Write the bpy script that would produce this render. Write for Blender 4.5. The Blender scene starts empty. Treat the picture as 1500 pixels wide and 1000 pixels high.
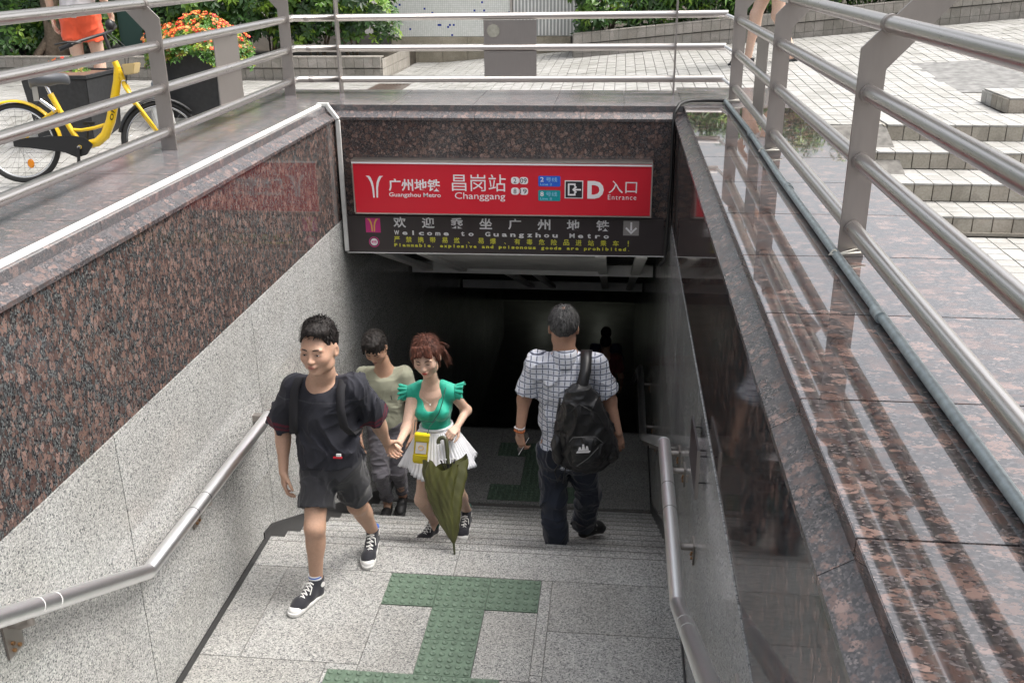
import bpy, bmesh, math, random
import numpy as np
from mathutils import Vector, Matrix
random.seed(7); RNG=np.random.RandomState(7)
SC=bpy.context.scene; COL=SC.collection
PI=math.pi; R=math.radians
# ------------------------------------------------------------------ camera, world, sun, exposure
cam_d=bpy.data.cameras.new('camera'); cam=bpy.data.objects.new('camera',cam_d); COL.objects.link(cam)
_r=Vector((0.99435772,0.10559833,-0.01008593)); _u=Vector((-0.02960165,0.36752413,0.92954277)); _f=Vector((-0.10186499,0.92399946,-0.36857634))
cam.matrix_world=Matrix(((_r.x,_u.x,-_f.x,2.1398),(_r.y,_u.y,-_f.y,-4.0497),(_r.z,_u.z,-_f.z,3.4392),(0,0,0,1)))
cam_d.sensor_fit='HORIZONTAL'; cam_d.sensor_width=36; cam_d.lens=36*1423.99/1500; cam_d.clip_start=.05; cam_d.clip_end=400
SC.camera=cam
W=bpy.data.worlds.new('World'); SC.world=W; W.use_nodes=True
nt=W.node_tree; nt.nodes.clear()
out=nt.nodes.new('ShaderNodeOutputWorld'); bg=nt.nodes.new('ShaderNodeBackground'); sky=nt.nodes.new('ShaderNodeTexSky')
sky.sky_type='NISHITA'; sky.sun_disc=False; sky.sun_elevation=R(60); sky.sun_rotation=R(80); sky.air_density=1.0; sky.dust_density=9.0; sky.ozone_density=.6
hs=nt.nodes.new('ShaderNodeHueSaturation'); hs.inputs['Saturation'].default_value=.35
nt.links.new(sky.outputs[0],hs.inputs['Color']); nt.links.new(hs.outputs[0],bg.inputs[0]); nt.links.new(bg.outputs[0],out.inputs[0])
bg.inputs[1].default_value=.15
sd=bpy.data.lights.new('sun','SUN'); sun=bpy.data.objects.new('sun',sd); COL.objects.link(sun)
sd.energy=0.75; sd.angle=R(30); sd.color=(1,.96,.9)
el,az=R(60),R(80)   # azimuth measured from +Y towards +X
sdir=Vector((math.sin(az)*math.cos(el),math.cos(az)*math.cos(el),math.sin(el)))
sun.rotation_euler=sdir.to_track_quat('Z','Y').to_euler()
SC.view_settings.view_transform='Standard'; SC.view_settings.look='None'; SC.view_settings.gamma=1; SC.view_settings.exposure=1.12
SC.render.engine='CYCLES'
SC.cycles.max_bounces=8; SC.cycles.use_denoising=True
CAM=Vector((2.1398,-4.0497,3.4392))

# ------------------------------------------------------------------ object helpers
def tag(o,label=None,cat=None,group=None,kind=None):
    if label: o['label']=label
    if cat: o['category']=cat
    if group: o['group']=group
    if kind: o['kind']=kind
    return o
LOCAL=set()
def thing(name,label,cat,loc=(0,0,0),rz=0,group=None,kind=None,local=False):
    o=bpy.data.objects.new(name,None); COL.objects.link(o); o.location=loc; o.rotation_euler=(0,0,rz)
    o.empty_display_size=.1
    if local: LOCAL.add(o.name)
    return tag(o,label,cat,group,kind)
class MB:
    def __init__(s): s.v=[]; s.f=[]; s.sm=[]
    def add(s,vs,fs,smooth=False):
        n=len(s.v); s.v+=[tuple(v) for v in vs]; s.f+=[tuple(i+n for i in f) for f in fs]; s.sm+=[smooth]*len(fs); return s
    def box(s,a,b,M=None,taper=None):
        x0,y0,z0=a; x1,y1,z1=b
        vs=[(x0,y0,z0),(x1,y0,z0),(x1,y1,z0),(x0,y1,z0),(x0,y0,z1),(x1,y0,z1),(x1,y1,z1),(x0,y1,z1)]
        if M is not None: vs=[M@Vector(v) for v in vs]
        return s.add(vs,[(0,3,2,1),(4,5,6,7),(0,1,5,4),(1,2,6,5),(2,3,7,6),(3,0,4,7)])
    def hexa(s,vs): return s.add(vs,[(0,3,2,1),(4,5,6,7),(0,1,5,4),(1,2,6,5),(2,3,7,6),(3,0,4,7)])
    def prism(s,poly,axis,a,b,M=None):
        # poly: list of 2D points; axis 0,1,2 = extrusion axis, from a to b
        def P(p,t):
            if axis==0: return Vector((t,p[0],p[1]))
            if axis==1: return Vector((p[0],t,p[1]))
            return Vector((p[0],p[1],t))
        n=len(poly); vs=[P(p,a) for p in poly]+[P(p,b) for p in poly]
        if M is not None: vs=[M@v for v in vs]
        fs=[tuple(range(n)),tuple(range(2*n-1,n-1,-1))]+[(i,i+n,(i+1)%n+n,(i+1)%n) for i in range(n)]
        return s.add(vs,fs)
    def tube(s,pts,r,n=12,closed=False,cap=True,smooth=True):
        pts=[Vector(p) for p in pts]; m=len(pts)
        rr=r if isinstance(r,(list,tuple)) else [r]*m
        vs=[]; prev=None
        for i,p in enumerate(pts):
            if closed: t=(pts[(i+1)%m]-pts[i-1])
            elif i==0: t=pts[1]-pts[0]
            elif i==m-1: t=pts[-1]-pts[-2]
            else:
                t=(pts[i+1]-pts[i]).normalized()+(pts[i]-pts[i-1]).normalized()
            t.normalize()
            if prev is None:
                u=t.orthogonal().normalized()
            else:
                u=prev-t*prev.dot(t)
                u=u.normalized() if u.length>1e-6 else t.orthogonal().normalized()
            prev=u; w=t.cross(u)
            k=1.0
            if 0<i<m-1 and not closed:
                c=(pts[i+1]-pts[i]).normalized().dot((pts[i]-pts[i-1]).normalized()); k=1/max(.5,math.sqrt(max(0,(1+c)/2)))
                bis=((pts[i+1]-pts[i]).normalized()-(pts[i]-pts[i-1]).normalized())
                bn=bis.normalized() if bis.length>1e-5 else None
            else: bn=None
            for j in range(n):
                a=2*PI*j/n; d=u*math.cos(a)+w*math.sin(a)
                if bn is not None: d=d+bn*(d.dot(bn)*(k-1))
                vs.append(p+d*rr[i])
        fs=[]
        for i in range(m if closed else m-1):
            for j in range(n):
                a=i*n+j; b=i*n+(j+1)%n; c=((i+1)%m)*n+(j+1)%n; d=((i+1)%m)*n+j
                fs.append((a,b,c,d))
        s.add(vs,fs,smooth)
        if cap and not closed:
            s.add(vs[:n],[tuple(range(n-1,-1,-1))]); s.add(vs[-n:],[tuple(range(n))])
        return s
    def ring(s,c,ax,r0,r1,h,n=16):
        # solid disc/cylinder of radius r1 (r0 unused) about axis
        c=Vector(c); ax=Vector(ax).normalized()
        return s.tube([c-ax*h/2,c+ax*h/2],r1,n)
    def ball(s,c,r,M=None,nu=12,nv=8):
        vs=[];fs=[]
        rx,ry,rz=(r,r,r) if not isinstance(r,(tuple,list)) else r
        for i in range(nv+1):
            t=PI*i/nv
            for j in range(nu):
                p=2*PI*j/nu; v=Vector((rx*math.sin(t)*math.cos(p),ry*math.sin(t)*math.sin(p),rz*math.cos(t)))
                if M is not None: v=M@v
                vs.append(v+Vector(c))
        for i in range(nv):
            for j in range(nu):
                fs.append((i*nu+j,(i+1)*nu+j,(i+1)*nu+(j+1)%nu,i*nu+(j+1)%nu))
        return s.add(vs,fs,True)
    def mesh(s,name):
        me=bpy.data.meshes.new(name); me.from_pydata([tuple(v) for v in s.v],[],s.f)
        me.polygons.foreach_set('use_smooth',s.sm); me.validate(); me.update(); return me
    def build(s,name,mat,parent=None,bevel=0):
        me=s.mesh(name)
        if bevel:
            bm=bmesh.new(); bm.from_mesh(me); bmesh.ops.remove_doubles(bm,verts=bm.verts,dist=1e-5)
            bmesh.ops.bevel(bm,geom=[e for e in bm.edges if len(e.link_faces)==2 and e.calc_face_angle(0)>.5],offset=bevel,segments=2,affect='EDGES',clamp_overlap=True)
            bm.to_mesh(me); bm.free()
        return link(name,me,mat,parent)
def link(name,me,mat,parent=None):
    o=bpy.data.objects.new(name,me); COL.objects.link(o)
    if mat is not None and not me.materials: me.materials.append(mat)
    if parent is not None:
        o.parent=parent
        if parent.type=='EMPTY' and parent.name not in LOCAL:   # built in world coordinates: cancel the Empty's own placement
            o.matrix_parent_inverse=Matrix.LocRotScale(parent.location,parent.rotation_euler,None).inverted()
    return o

# ------------------------------------------------------------------ materials
def new_mat(name):
    m=bpy.data.materials.new(name); m.use_nodes=True; nt=m.node_tree; b=nt.nodes['Principled BSDF']; return m,nt,b
def N(nt,t,**k):
    n=nt.nodes.new(t)
    for a,v in k.items():
        if a in n.inputs: n.inputs[a].default_value=v
        else: setattr(n,a,v)
    return n
def ramp(nt,src,stops,interp='LINEAR'):
    r=nt.nodes.new('ShaderNodeValToRGB'); r.color_ramp.interpolation=interp
    while len(r.color_ramp.elements)<len(stops): r.color_ramp.elements.new(.5)
    for e,(p,c) in zip(r.color_ramp.elements,stops): e.position=p; e.color=(c[0],c[1],c[2],1) if len(c)==3 else c
    nt.links.new(src,r.inputs[0]); return r.outputs[0]
def coords(nt,scale=(1,1,1),rand=0,rot=(0,0,0)):
    tc=N(nt,'ShaderNodeTexCoord'); mp=N(nt,'ShaderNodeMapping'); mp.inputs['Scale'].default_value=scale; mp.inputs['Rotation'].default_value=rot
    src=tc.outputs['Object']
    if rand:
        oi=N(nt,'ShaderNodeObjectInfo'); vm=N(nt,'ShaderNodeVectorMath',operation='SCALE'); 
        cx=N(nt,'ShaderNodeCombineXYZ'); nt.links.new(oi.outputs['Random'],cx.inputs[0]); nt.links.new(oi.outputs['Random'],cx.inputs[1]); nt.links.new(oi.outputs['Random'],cx.inputs[2])
        vm.inputs['Scale'].default_value=rand; nt.links.new(cx.outputs[0],vm.inputs[0])
        ad=N(nt,'ShaderNodeVectorMath',operation='ADD'); nt.links.new(src,ad.inputs[0]); nt.links.new(vm.outputs[0],ad.inputs[1]); src=ad.outputs[0]
    nt.links.new(src,mp.inputs[0]); return mp.outputs[0]
def mix(nt,a,b,fac,mode='MIX'):
    m=nt.nodes.new('ShaderNodeMix'); m.data_type='RGBA'; m.blend_type=mode
    for i,s in ((6,a),(7,b)):
        if isinstance(s,(tuple,list)): m.inputs[i].default_value=(s[0],s[1],s[2],1)
        else: nt.links.new(s,m.inputs[i])
    if isinstance(fac,(int,float)): m.inputs[0].default_value=fac
    else: nt.links.new(fac,m.inputs[0])
    return m.outputs[2]
def bump(nt,b,src,strength=.3,dist=.002):
    bp=N(nt,'ShaderNodeBump'); bp.inputs['Strength'].default_value=strength; bp.inputs['Distance'].default_value=dist
    nt.links.new(src,bp.inputs['Height']); nt.links.new(bp.outputs[0],b.inputs['Normal'])
def plain(name,col,rough=.6,metal=0,noise=.0,nscale=30,bumps=0,spec=None,coat=0):
    m,nt,b=new_mat(name); b.inputs['Roughness'].default_value=rough; b.inputs['Metallic'].default_value=metal
    if noise or bumps:
        v=coords(nt); n=N(nt,'ShaderNodeTexNoise'); n.inputs['Scale'].default_value=nscale; n.inputs['Detail'].default_value=6; nt.links.new(v,n.inputs['Vector'])
        if noise:
            c0=tuple(x*(1-noise) for x in col); c1=tuple(min(1,x*(1+noise)) for x in col)
            nt.links.new(ramp(nt,n.outputs['Fac'],[(.3,c0),(.7,c1)]),b.inputs['Base Color'])
        else: b.inputs['Base Color'].default_value=(*col,1)
        if bumps: bump(nt,b,n.outputs['Fac'],bumps,.004)
    else: b.inputs['Base Color'].default_value=(*col,1)
    if spec is not None: b.inputs['Specular IOR Level'].default_value=spec
    if coat: b.inputs['Coat Weight'].default_value=coat; b.inputs['Coat Roughness'].default_value=.05
    return m
def brown_granite(name,stretch=(1,1,1),rough=.07,ior=1.7,sky_grey=0,cell=26,cov=.24,dk=1.):
    m,nt,b=new_mat(name)
    v=coords(nt,stretch,rand=7)
    nz=N(nt,'ShaderNodeTexNoise',Scale=38.,Detail=3.); nt.links.new(v,nz.inputs['Vector'])
    wm=N(nt,'ShaderNodeVectorMath',operation='MULTIPLY_ADD'); nt.links.new(nz.outputs['Color'],wm.inputs[0]); wm.inputs[1].default_value=(.03,.03,.03); nt.links.new(v,wm.inputs[2])
    vo=N(nt,'ShaderNodeTexVoronoi',Scale=float(cell)); nt.links.new(wm.outputs[0],vo.inputs['Vector'])
    sx=N(nt,'ShaderNodeSeparateColor'); nt.links.new(vo.outputs['Color'],sx.inputs[0])
    # blob mask: near cell centre and cell chosen
    th=N(nt,'ShaderNodeMath',operation='MULTIPLY_ADD'); nt.links.new(sx.outputs[0],th.inputs[0]); th.inputs[1].default_value=.50; th.inputs[2].default_value=cov
    lt=N(nt,'ShaderNodeMath',operation='SUBTRACT'); nt.links.new(th.outputs[0],lt.inputs[0]); nt.links.new(vo.outputs['Distance'],lt.inputs[1])
    mask=ramp(nt,lt.outputs[0],[(.0,(0,0,0)),(.16,(1,1,1))])
    blob=ramp(nt,sx.outputs[1],[(0,(.06,.038,.034)),(.45,(.115,.073,.062)),(.8,(.175,.112,.094)),(1,(.22,.15,.13))])
    f2=N(nt,'ShaderNodeTexVoronoi',Scale=210.); nt.links.new(v,f2.inputs['Vector'])
    s2=N(nt,'ShaderNodeSeparateColor'); nt.links.new(f2.outputs['Color'],s2.inputs[0])
    dark=ramp(nt,s2.outputs[0],[(0,(.014,.013,.015)),(.4,(.034,.031,.032)),(.7,(.060,.052*dk,.052*dk)),(.9,(.098,.088*dk,.092*dk)),(1,(.16,.13*dk,.12*dk))])
    blob2=mix(nt,blob,dark,ramp(nt,s2.outputs[1],[(.62,(0,0,0)),(.75,(.75,.75,.75))]))
    col=mix(nt,dark,blob2,mask)
    if sky_grey: col=mix(nt,col,(.33,.34,.36),sky_grey)  # even grey put into the colour for dust and for reflected sky
    nt.links.new(col,b.inputs['Base Color']); b.inputs['Roughness'].default_value=rough; b.inputs['IOR'].default_value=ior
    n3=N(nt,'ShaderNodeTexNoise',Scale=9.,Detail=5.); nt.links.new(v,n3.inputs['Vector'])
    rr=N(nt,'ShaderNodeMapRange'); nt.links.new(n3.outputs['Fac'],rr.inputs[0]); rr.inputs[1].default_value=.35; rr.inputs[2].default_value=.75; rr.inputs[3].default_value=rough*.7; rr.inputs[4].default_value=rough*1.4
    nt.links.new(rr.outputs[0],b.inputs['Roughness'])
    return m
def grey_granite(name,rough=.25,light=1.,ior=1.5,stain=.25,bumps=.1,warm=0):
    m,nt,b=new_mat(name)
    v=coords(nt,(1,1,1),rand=5)
    vo=N(nt,'ShaderNodeTexVoronoi',Scale=175.); nt.links.new(v,vo.inputs['Vector'])
    sx=N(nt,'ShaderNodeSeparateColor'); nt.links.new(vo.outputs['Color'],sx.inputs[0])
    L=light
    c=ramp(nt,sx.outputs[0],[(0,(.09*L,.095*L,.10*L)),(.12,(.15*L,.155*L,.16*L)),(.26,(.28*L,.285*L,.285*L)),(.62,(.37*L,.375*L,.365*L)),(.9,(.47*L,.47*L,.455*L)),(1,(.56*L,.56*L,.54*L))])
    nz=N(nt,'ShaderNodeTexNoise',Scale=55.,Detail=4.); nt.links.new(v,nz.inputs['Vector'])
    c=mix(nt,c,ramp(nt,nz.outputs['Fac'],[(.35,(.6,.6,.6)),(.6,(1,1,1))]),.4,'MULTIPLY')
    n2=N(nt,'ShaderNodeTexNoise',Scale=2.2,Detail=6.); nt.links.new(v,n2.inputs['Vector'])
    st=(1-stain*.8,1-stain*.9,1-stain) 
    c=mix(nt,c,ramp(nt,n2.outputs['Fac'],[(.38,st),(.62,(1,1,1))]),1,'MULTIPLY')
    oi=N(nt,'ShaderNodeObjectInfo')
    c=mix(nt,c,ramp(nt,oi.outputs['Random'],[(0,(.86,.86,.85)),(1,(1,1,1))]),1,'MULTIPLY')
    if warm: c=mix(nt,c,(1,.96,.88),warm,'MULTIPLY')
    nt.links.new(c,b.inputs['Base Color']); b.inputs['IOR'].default_value=ior
    rr=N(nt,'ShaderNodeMapRange'); nt.links.new(n2.outputs['Fac'],rr.inputs[0]); rr.inputs[3].default_value=rough*.6; rr.inputs[4].default_value=min(1,rough*1.4)
    nt.links.new(rr.outputs[0],b.inputs['Roughness'])
    if bumps: bump(nt,b,sx.outputs[1],bumps,.001)
    return m
def steel(name,col=(.62,.6,.57),rough=.28,brush=(1,1,60)):
    m,nt,b=new_mat(name); v=coords(nt,brush)
    n=N(nt,'ShaderNodeTexNoise',Scale=12.,Detail=2.); nt.links.new(v,n.inputs['Vector'])
    nt.links.new(ramp(nt,n.outputs['Fac'],[(.3,tuple(x*.95 for x in col)),(.7,col)]),b.inputs['Base Color'])
    b.inputs['Metallic'].default_value=1
    rr=N(nt,'ShaderNodeMapRange'); nt.links.new(n.outputs['Fac'],rr.inputs[0]); rr.inputs[3].default_value=rough*.92; rr.inputs[4].default_value=rough*1.1
    nt.links.new(rr.outputs[0],b.inputs['Roughness']); return m
def tile_mat(name,cols,rough=.55,grain=.15,spots=True):
    m,nt,b=new_mat(name); oi=N(nt,'ShaderNodeObjectInfo')
    v=coords(nt)
    n=N(nt,'ShaderNodeTexNoise',Scale=3.1,Detail=8.,Roughness=.7); nt.links.new(v,n.inputs['Vector'])
    vo=N(nt,'ShaderNodeTexVoronoi',Scale=8.2); nt.links.new(v,vo.inputs['Vector'])
    sx=N(nt,'ShaderNodeSeparateColor'); nt.links.new(vo.outputs['Color'],sx.inputs[0])
    ad=N(nt,'ShaderNodeMath',operation='ADD'); nt.links.new(sx.outputs[0],ad.inputs[0]); nt.links.new(oi.outputs['Random'],ad.inputs[1])
    fr=N(nt,'ShaderNodeMath',operation='FRACT'); nt.links.new(ad.outputs[0],fr.inputs[0])
    c=ramp(nt,fr.outputs[0],[(i/(len(cols)-1),c) for i,c in enumerate(cols)])
    c=mix(nt,c,ramp(nt,n.outputs['Fac'],[(.3,(1-grain*2,1-grain*2,1-grain*2.2)),(.65,(1,1,1))]),1,'MULTIPLY')
    n2=N(nt,'ShaderNodeTexNoise',Scale=90.,Detail=3.); nt.links.new(v,n2.inputs['Vector'])
    c=mix(nt,c,ramp(nt,n2.outputs['Fac'],[(.35,(.82,.82,.8)),(.6,(1,1,1))]),1,'MULTIPLY')
    nt.links.new(c,b.inputs['Base Color']); b.inputs['Roughness'].default_value=rough
    bump(nt,b,n2.outputs['Fac'],.15,.002); return m
def cloth(name,col,rough=.85,var=.18,weave=260,extra=None,sheen=.2):
    m,nt,b=new_mat(name); v=coords(nt)
    n=N(nt,'ShaderNodeTexNoise',Scale=7.,Detail=5.); nt.links.new(v,n.inputs['Vector'])
    c=ramp(nt,n.outputs['Fac'],[(.3,tuple(x*(1-var) for x in col)),(.7,tuple(min(1,x*(1+var)) for x in col))])
    if extra: c=extra(nt,v,c)
    nt.links.new(c,b.inputs['Base Color']); b.inputs['Roughness'].default_value=rough; b.inputs['Sheen Weight'].default_value=sheen
    n2=N(nt,'ShaderNodeTexNoise',Scale=float(weave),Detail=2.); nt.links.new(v,n2.inputs['Vector']); bump(nt,b,n2.outputs['Fac'],.2,.001)
    return m
def attr_mat(name,rough=.5,sss=.0,var=.08,sc=60):
    m,nt,b=new_mat(name); a=N(nt,'ShaderNodeAttribute',attribute_name='Col'); v=coords(nt)
    n=N(nt,'ShaderNodeTexNoise',Scale=float(sc),Detail=3.); nt.links.new(v,n.inputs['Vector'])
    c=mix(nt,a.outputs['Color'],ramp(nt,n.outputs['Fac'],[(.3,(1-var,1-var,1-var)),(.7,(1,1,1))]),1,'MULTIPLY')
    nt.links.new(c,b.inputs['Base Color']); b.inputs['Roughness'].default_value=rough
    if sss: b.inputs['Subsurface Weight'].default_value=sss; b.inputs['Subsurface Radius'].default_value=(.01,.004,.002); b.inputs['Subsurface Scale'].default_value=.6
    return m
M={}
M['brown_wall']=brown_granite('polished_brown_granite_wall',(1,1,.6),.06,1.42,cell=42,cov=.36,dk=1.25)
M['brown_top']=brown_granite('polished_brown_granite_coping',(.6,1,1),.03,1.7,cell=32,cov=.30,dk=1.0)
_b=M['brown_top'].node_tree.nodes['Principled BSDF']; _b.inputs['Coat Weight'].default_value=.55; _b.inputs['Coat IOR'].default_value=1.75; _b.inputs['Coat Roughness'].default_value=.03
M['brown_left']=brown_granite('weathered_sky_grey_granite_coping',(.6,1,1),.2,1.6,cell=34,sky_grey=.22)
M['brown_front']=brown_granite('polished_brown_granite_front',(1,1,.9),.12,1.5,cell=36,cov=.3)
M['bevel']=brown_granite('honed_brown_granite_bevel',(1,.8,1),.28,1.68,cell=36,sky_grey=.07)  # small grey share paints the sky sheen on the bevel
M['grey_wall']=grey_granite('grey_granite_wall',.16,1.2,1.6,.10,.02)
M['grey_floor']=grey_granite('flamed_granite_floor',.6,1.04,1.45,.14,.3,.12)
M['joint']=plain('joint_mortar',(.16,.155,.145),.9)
M['joint_light']=plain('light_joint_mortar',(.06,.055,.05),.9)
M['black_skirt']=plain('black_granite_skirting',(.02,.02,.022),.35,noise=.4,nscale=90)
M['steel']=steel('brushed_steel',(.62,.59,.565),.28,(20,1,20))
M['steel_x']=steel('brushed_steel_far_rail',(.58,.55,.52),.32,(1,20,20))
M['steel_plate']=steel('brushed_steel_plate',(.40,.37,.35),.45,(6,6,1))
M['steel_hand']=steel('polished_handrail',(.88,.88,.89),.36,(20,1,20))
M['plaza_tile']=tile_mat('pale_paving_tile',[(.40,.395,.385),(.45,.445,.435),(.36,.355,.34),(.43,.425,.415)],.5,.16)
M['step_tile']=tile_mat('beige_step_tile',[(.37,.34,.29),(.42,.39,.34),(.33,.30,.26),(.40,.36,.31)],.6,.2)
M['planter_tile']=tile_mat('grey_planter_tile',[(.34,.31,.28),(.39,.36,.33),(.30,.28,.25),(.36,.34,.31)],.65,.18)
M['beige_block']=tile_mat('beige_stone_block',[(.40,.36,.28),(.44,.39,.31),(.38,.34,.27)],.7,.2)
M['mortar']=plain('dirty_mortar',(.13,.125,.115),.95,noise=.4,nscale=20)
M['white_plastic']=plain('white_plastic_trunking',(.62,.62,.60),.45,noise=.1,nscale=12)
M['pipe']=plain('galvanised_conduit',(.36,.41,.42),.42,metal=.55,noise=.2,nscale=40)
M['black_rubber']=plain('black_rubber',(.012,.012,.012),.45)
M['zip']=plain('zip_tie_plastic',(.7,.68,.6),.5)

# ================================================================== THE STAIRWELL
WX=2.5625; ZC=2.40; ZB=1.519; YF=3.2526; YL=1.089; LZ=-1.5; Y2=4.089; Y3=5.67; YNEAR=-6.0
RUN=.3; RISE=.15
# --- landing -------------------------------------------------------
def struct(name,mb,mat,parent=None):
    o=mb.build(name,mat,parent)
    if parent is None: o['kind']='structure'
    return o
G=.0016
ld=struct('landing_floor',MB().box((-.05,-.52,-.20),(WX+.05,YL-.03,-.012)),M['joint'])
def slab(x0,x1,y0,y1,z=0,t=.012,par=ld,mat='grey_floor',name='floor_slab'):
    return MB().box((x0+G,y0+G,z-t),(x1-G,y1-G,z)).build(name,M[mat],par,bevel=.0015)
# edge course along the step, big slabs around the tactile strip
for x0,x1 in ((0,1.24),(1.24,WX)): slab(x0,x1,.77,YL)
for x0,x1,y0,y1 in ((0,.225,-.05,.77),(.225,.87,-.05,.77),(.87,1.17,-.10,.4614),(1.77,1.835,-.05,.77),(1.47,1.77,-.10,.4614),(1.835,WX,.31,.77),(1.835,WX,-.10,.31),
                    (0,.70,-.5,-.05),(1.835,WX,-.5,-.10)):
    slab(x0,x1,y0,y1)
slab(.70,.87,-.10,-.05); slab(1.77,1.835,-.10,-.05)
M['tactile']=plain('green_tactile_rubber',(.105,.155,.112),.5,noise=.25,nscale=25,bumps=.1)
def tactile_mesh(w=.3,d=.3,n=6,segs=10):
    mb=MB(); mb.box((G,G,-.004),(w-G,d-G,.006))
    p=w/n
    for i in range(n):
        for j in range(n):
            cx=(i+.5)*p; cy=(j+.5)*p
            v=[];f=[]
            for r,z in ((.0175,.0058),(.0160,.0120),(.0115,.0130),(.0090,.0095)):
                for k in range(segs):
                    a=2*PI*k/segs; v.append((cx+r*math.cos(a),cy+r*math.sin(a),z))
            for q in range(3):
                for k in range(segs): f.append((q*segs+k,q*segs+(k+1)%segs,(q+1)*segs+(k+1)%segs,(q+1)*segs+k))
            f.append(tuple(3*segs+k for k in range(segs)))
            mb.add(v,f,True)
    return mb.mesh('tactile_tile')
TT=tactile_mesh(); TT.materials.append(M['tactile'])
def tact(x,y,z,par):
    o=link('tactile_tile',TT,None,par); o.location=(x,y,z); return o
for i in range(3): tact(.87+.3*i,.4614,-.002,ld)
for j in range(2): tact(1.17,.1807-.2807*j,-.002,ld).scale=(1,.9357,1)
for i in range(3): tact(.72+.3*i,-.40,-.002,ld)
slab(1.62,1.835,-.5,-.10); slab(.70,.72,-.5,-.10)
# --- flight going up towards the street ----------------------------
up=struct('upper_flight',MB().box((-.05,-5.9,-.3),(WX+.05,-.53,-.22)),M['joint'])
for k in range(16):
    y1=-.53-RUN*k; z1=RISE*(k+1)
    if z1>2.36: z1=2.36
    for x0,x1 in ((0,.9),(.9,1.75),(1.75,WX)):
        MB().box((x0+G,y1-RUN,z1-RISE-.1),(x1-G,y1,z1)).build('stair_step',M['grey_floor'],up,bevel=.003)
M['edge_shade']=plain('step_edge_shade',(.13,.125,.12),.9)  # thin dark lines painting the gap shade that separates the steps
for x0,x1 in ((.0,1.24),(1.24,WX)):
    for q in (0,): MB().box((x0+.01,YL-.050,-.002),(x1-.01,YL-.044,.0008)).build('step_shade_line',M['edge_shade'],ld)
# --- flight going down ---------------------------------------------
dn=struct('lower_flight',MB().add([(-.05,YL-.04,-.22),(WX+.05,YL-.04,-.22),(WX+.05,Y2,-1.75),(-.05,Y2,-1.75),(-.05,YL-.04,-.4),(WX+.05,YL-.04,-.4),(WX+.05,Y2,-1.95),(-.05,Y2,-1.95)],
     [(0,1,2,3),(4,7,6,5),(0,4,5,1),(1,5,6,2),(2,6,7,3),(3,7,4,0)]),M['joint'])
def step_mesh(x0,x1,y0,z,run=RUN):
    mb=MB(); mb.box((x0+G,y0-.008,z-.028),(x1-G,y0+run,z)); mb.box((x0+G,y0+.004,z-RISE-.02),(x1-G,y0+run,z-.031)); return mb
for x0,x1 in ((0,1.24),(1.24,WX)):    # riser under the landing edge
    MB().box((x0+G,YL-.04,-.18),(x1-G,YL-.004,-.014)).build('riser_slab',M['grey_floor'],dn)
for k in range(1,10):
    y0=YL+RUN*(k-1); z=-RISE*k
    off=.0 if k%2 else .45
    xs=[0,.85+off*.5,1.75+off*.3,WX]
    for a,b in zip(xs[:-1],xs[1:]):
        mb=MB().box((a+G,y0-.001,z-RISE-.05),(b-G,y0+RUN-.003,z))
        mb.build('stair_step',M['grey_floor'],dn,bevel=.004)
        for q in (0,): MB().box((a+.01,y0+RUN-.050,z-.002),(b-.01,y0+RUN-.044,z+.0008)).build('step_shade_line',M['edge_shade'],dn)
# --- lower landing -------------------------------------------------
ll=struct('lower_landing',MB().box((-.05,Y2-.02,LZ-.25),(WX+.05,Y3-.02,LZ-.014)),M['joint'])
def lslab(x0,x1,y0,y1,**k): return slab(x0,x1,y0,y1,z=LZ,par=ll,**k)
ty=[4.15,4.45,5.05,5.35]
for a,b,c,d in ((0,.97,Y2,4.45),(1.87,WX,Y2,4.45),(.97,1.87,Y2,4.15),(0,.62,4.45,5.05),(.62,1.27,4.45,5.05),(1.57,WX,4.45,5.05),(0,.97,5.05,Y3),(1.87,WX,5.05,Y3),(.97,1.87,5.35,Y3)):
    lslab(a,b,c,d)
for i in range(3): tact(.97+.3*i,4.15,LZ-.002,ll); tact(.97+.3*i,5.05,LZ-.002,ll)
for j in range(2): tact(1.27,4.45+.3*j,LZ-.002,ll)
# --- second flight down to the concourse ----------------------------
d2=struct('concourse_flight',MB().box((-.05,Y3-.02,-4.1),(WX+.05,Y3+.3,-1.8)),M['joint'])
for k in range(1,14):
    y0=Y3+RUN*(k-1); z=LZ-RISE*k
    MB().box((G,y0,z-RISE-.05),(WX-G,y0+RUN,z)).build('stair_step',M['grey_floor'],d2)
ZF=LZ-RISE*14; YE=Y3+RUN*13
cf=struct('concourse_floor',MB().box((-6,YE,ZF-.2),(WX+6,16.2,ZF)),plain('dark_concourse_floor',(.07,.07,.065),.45,noise=.3,nscale=3))
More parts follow.
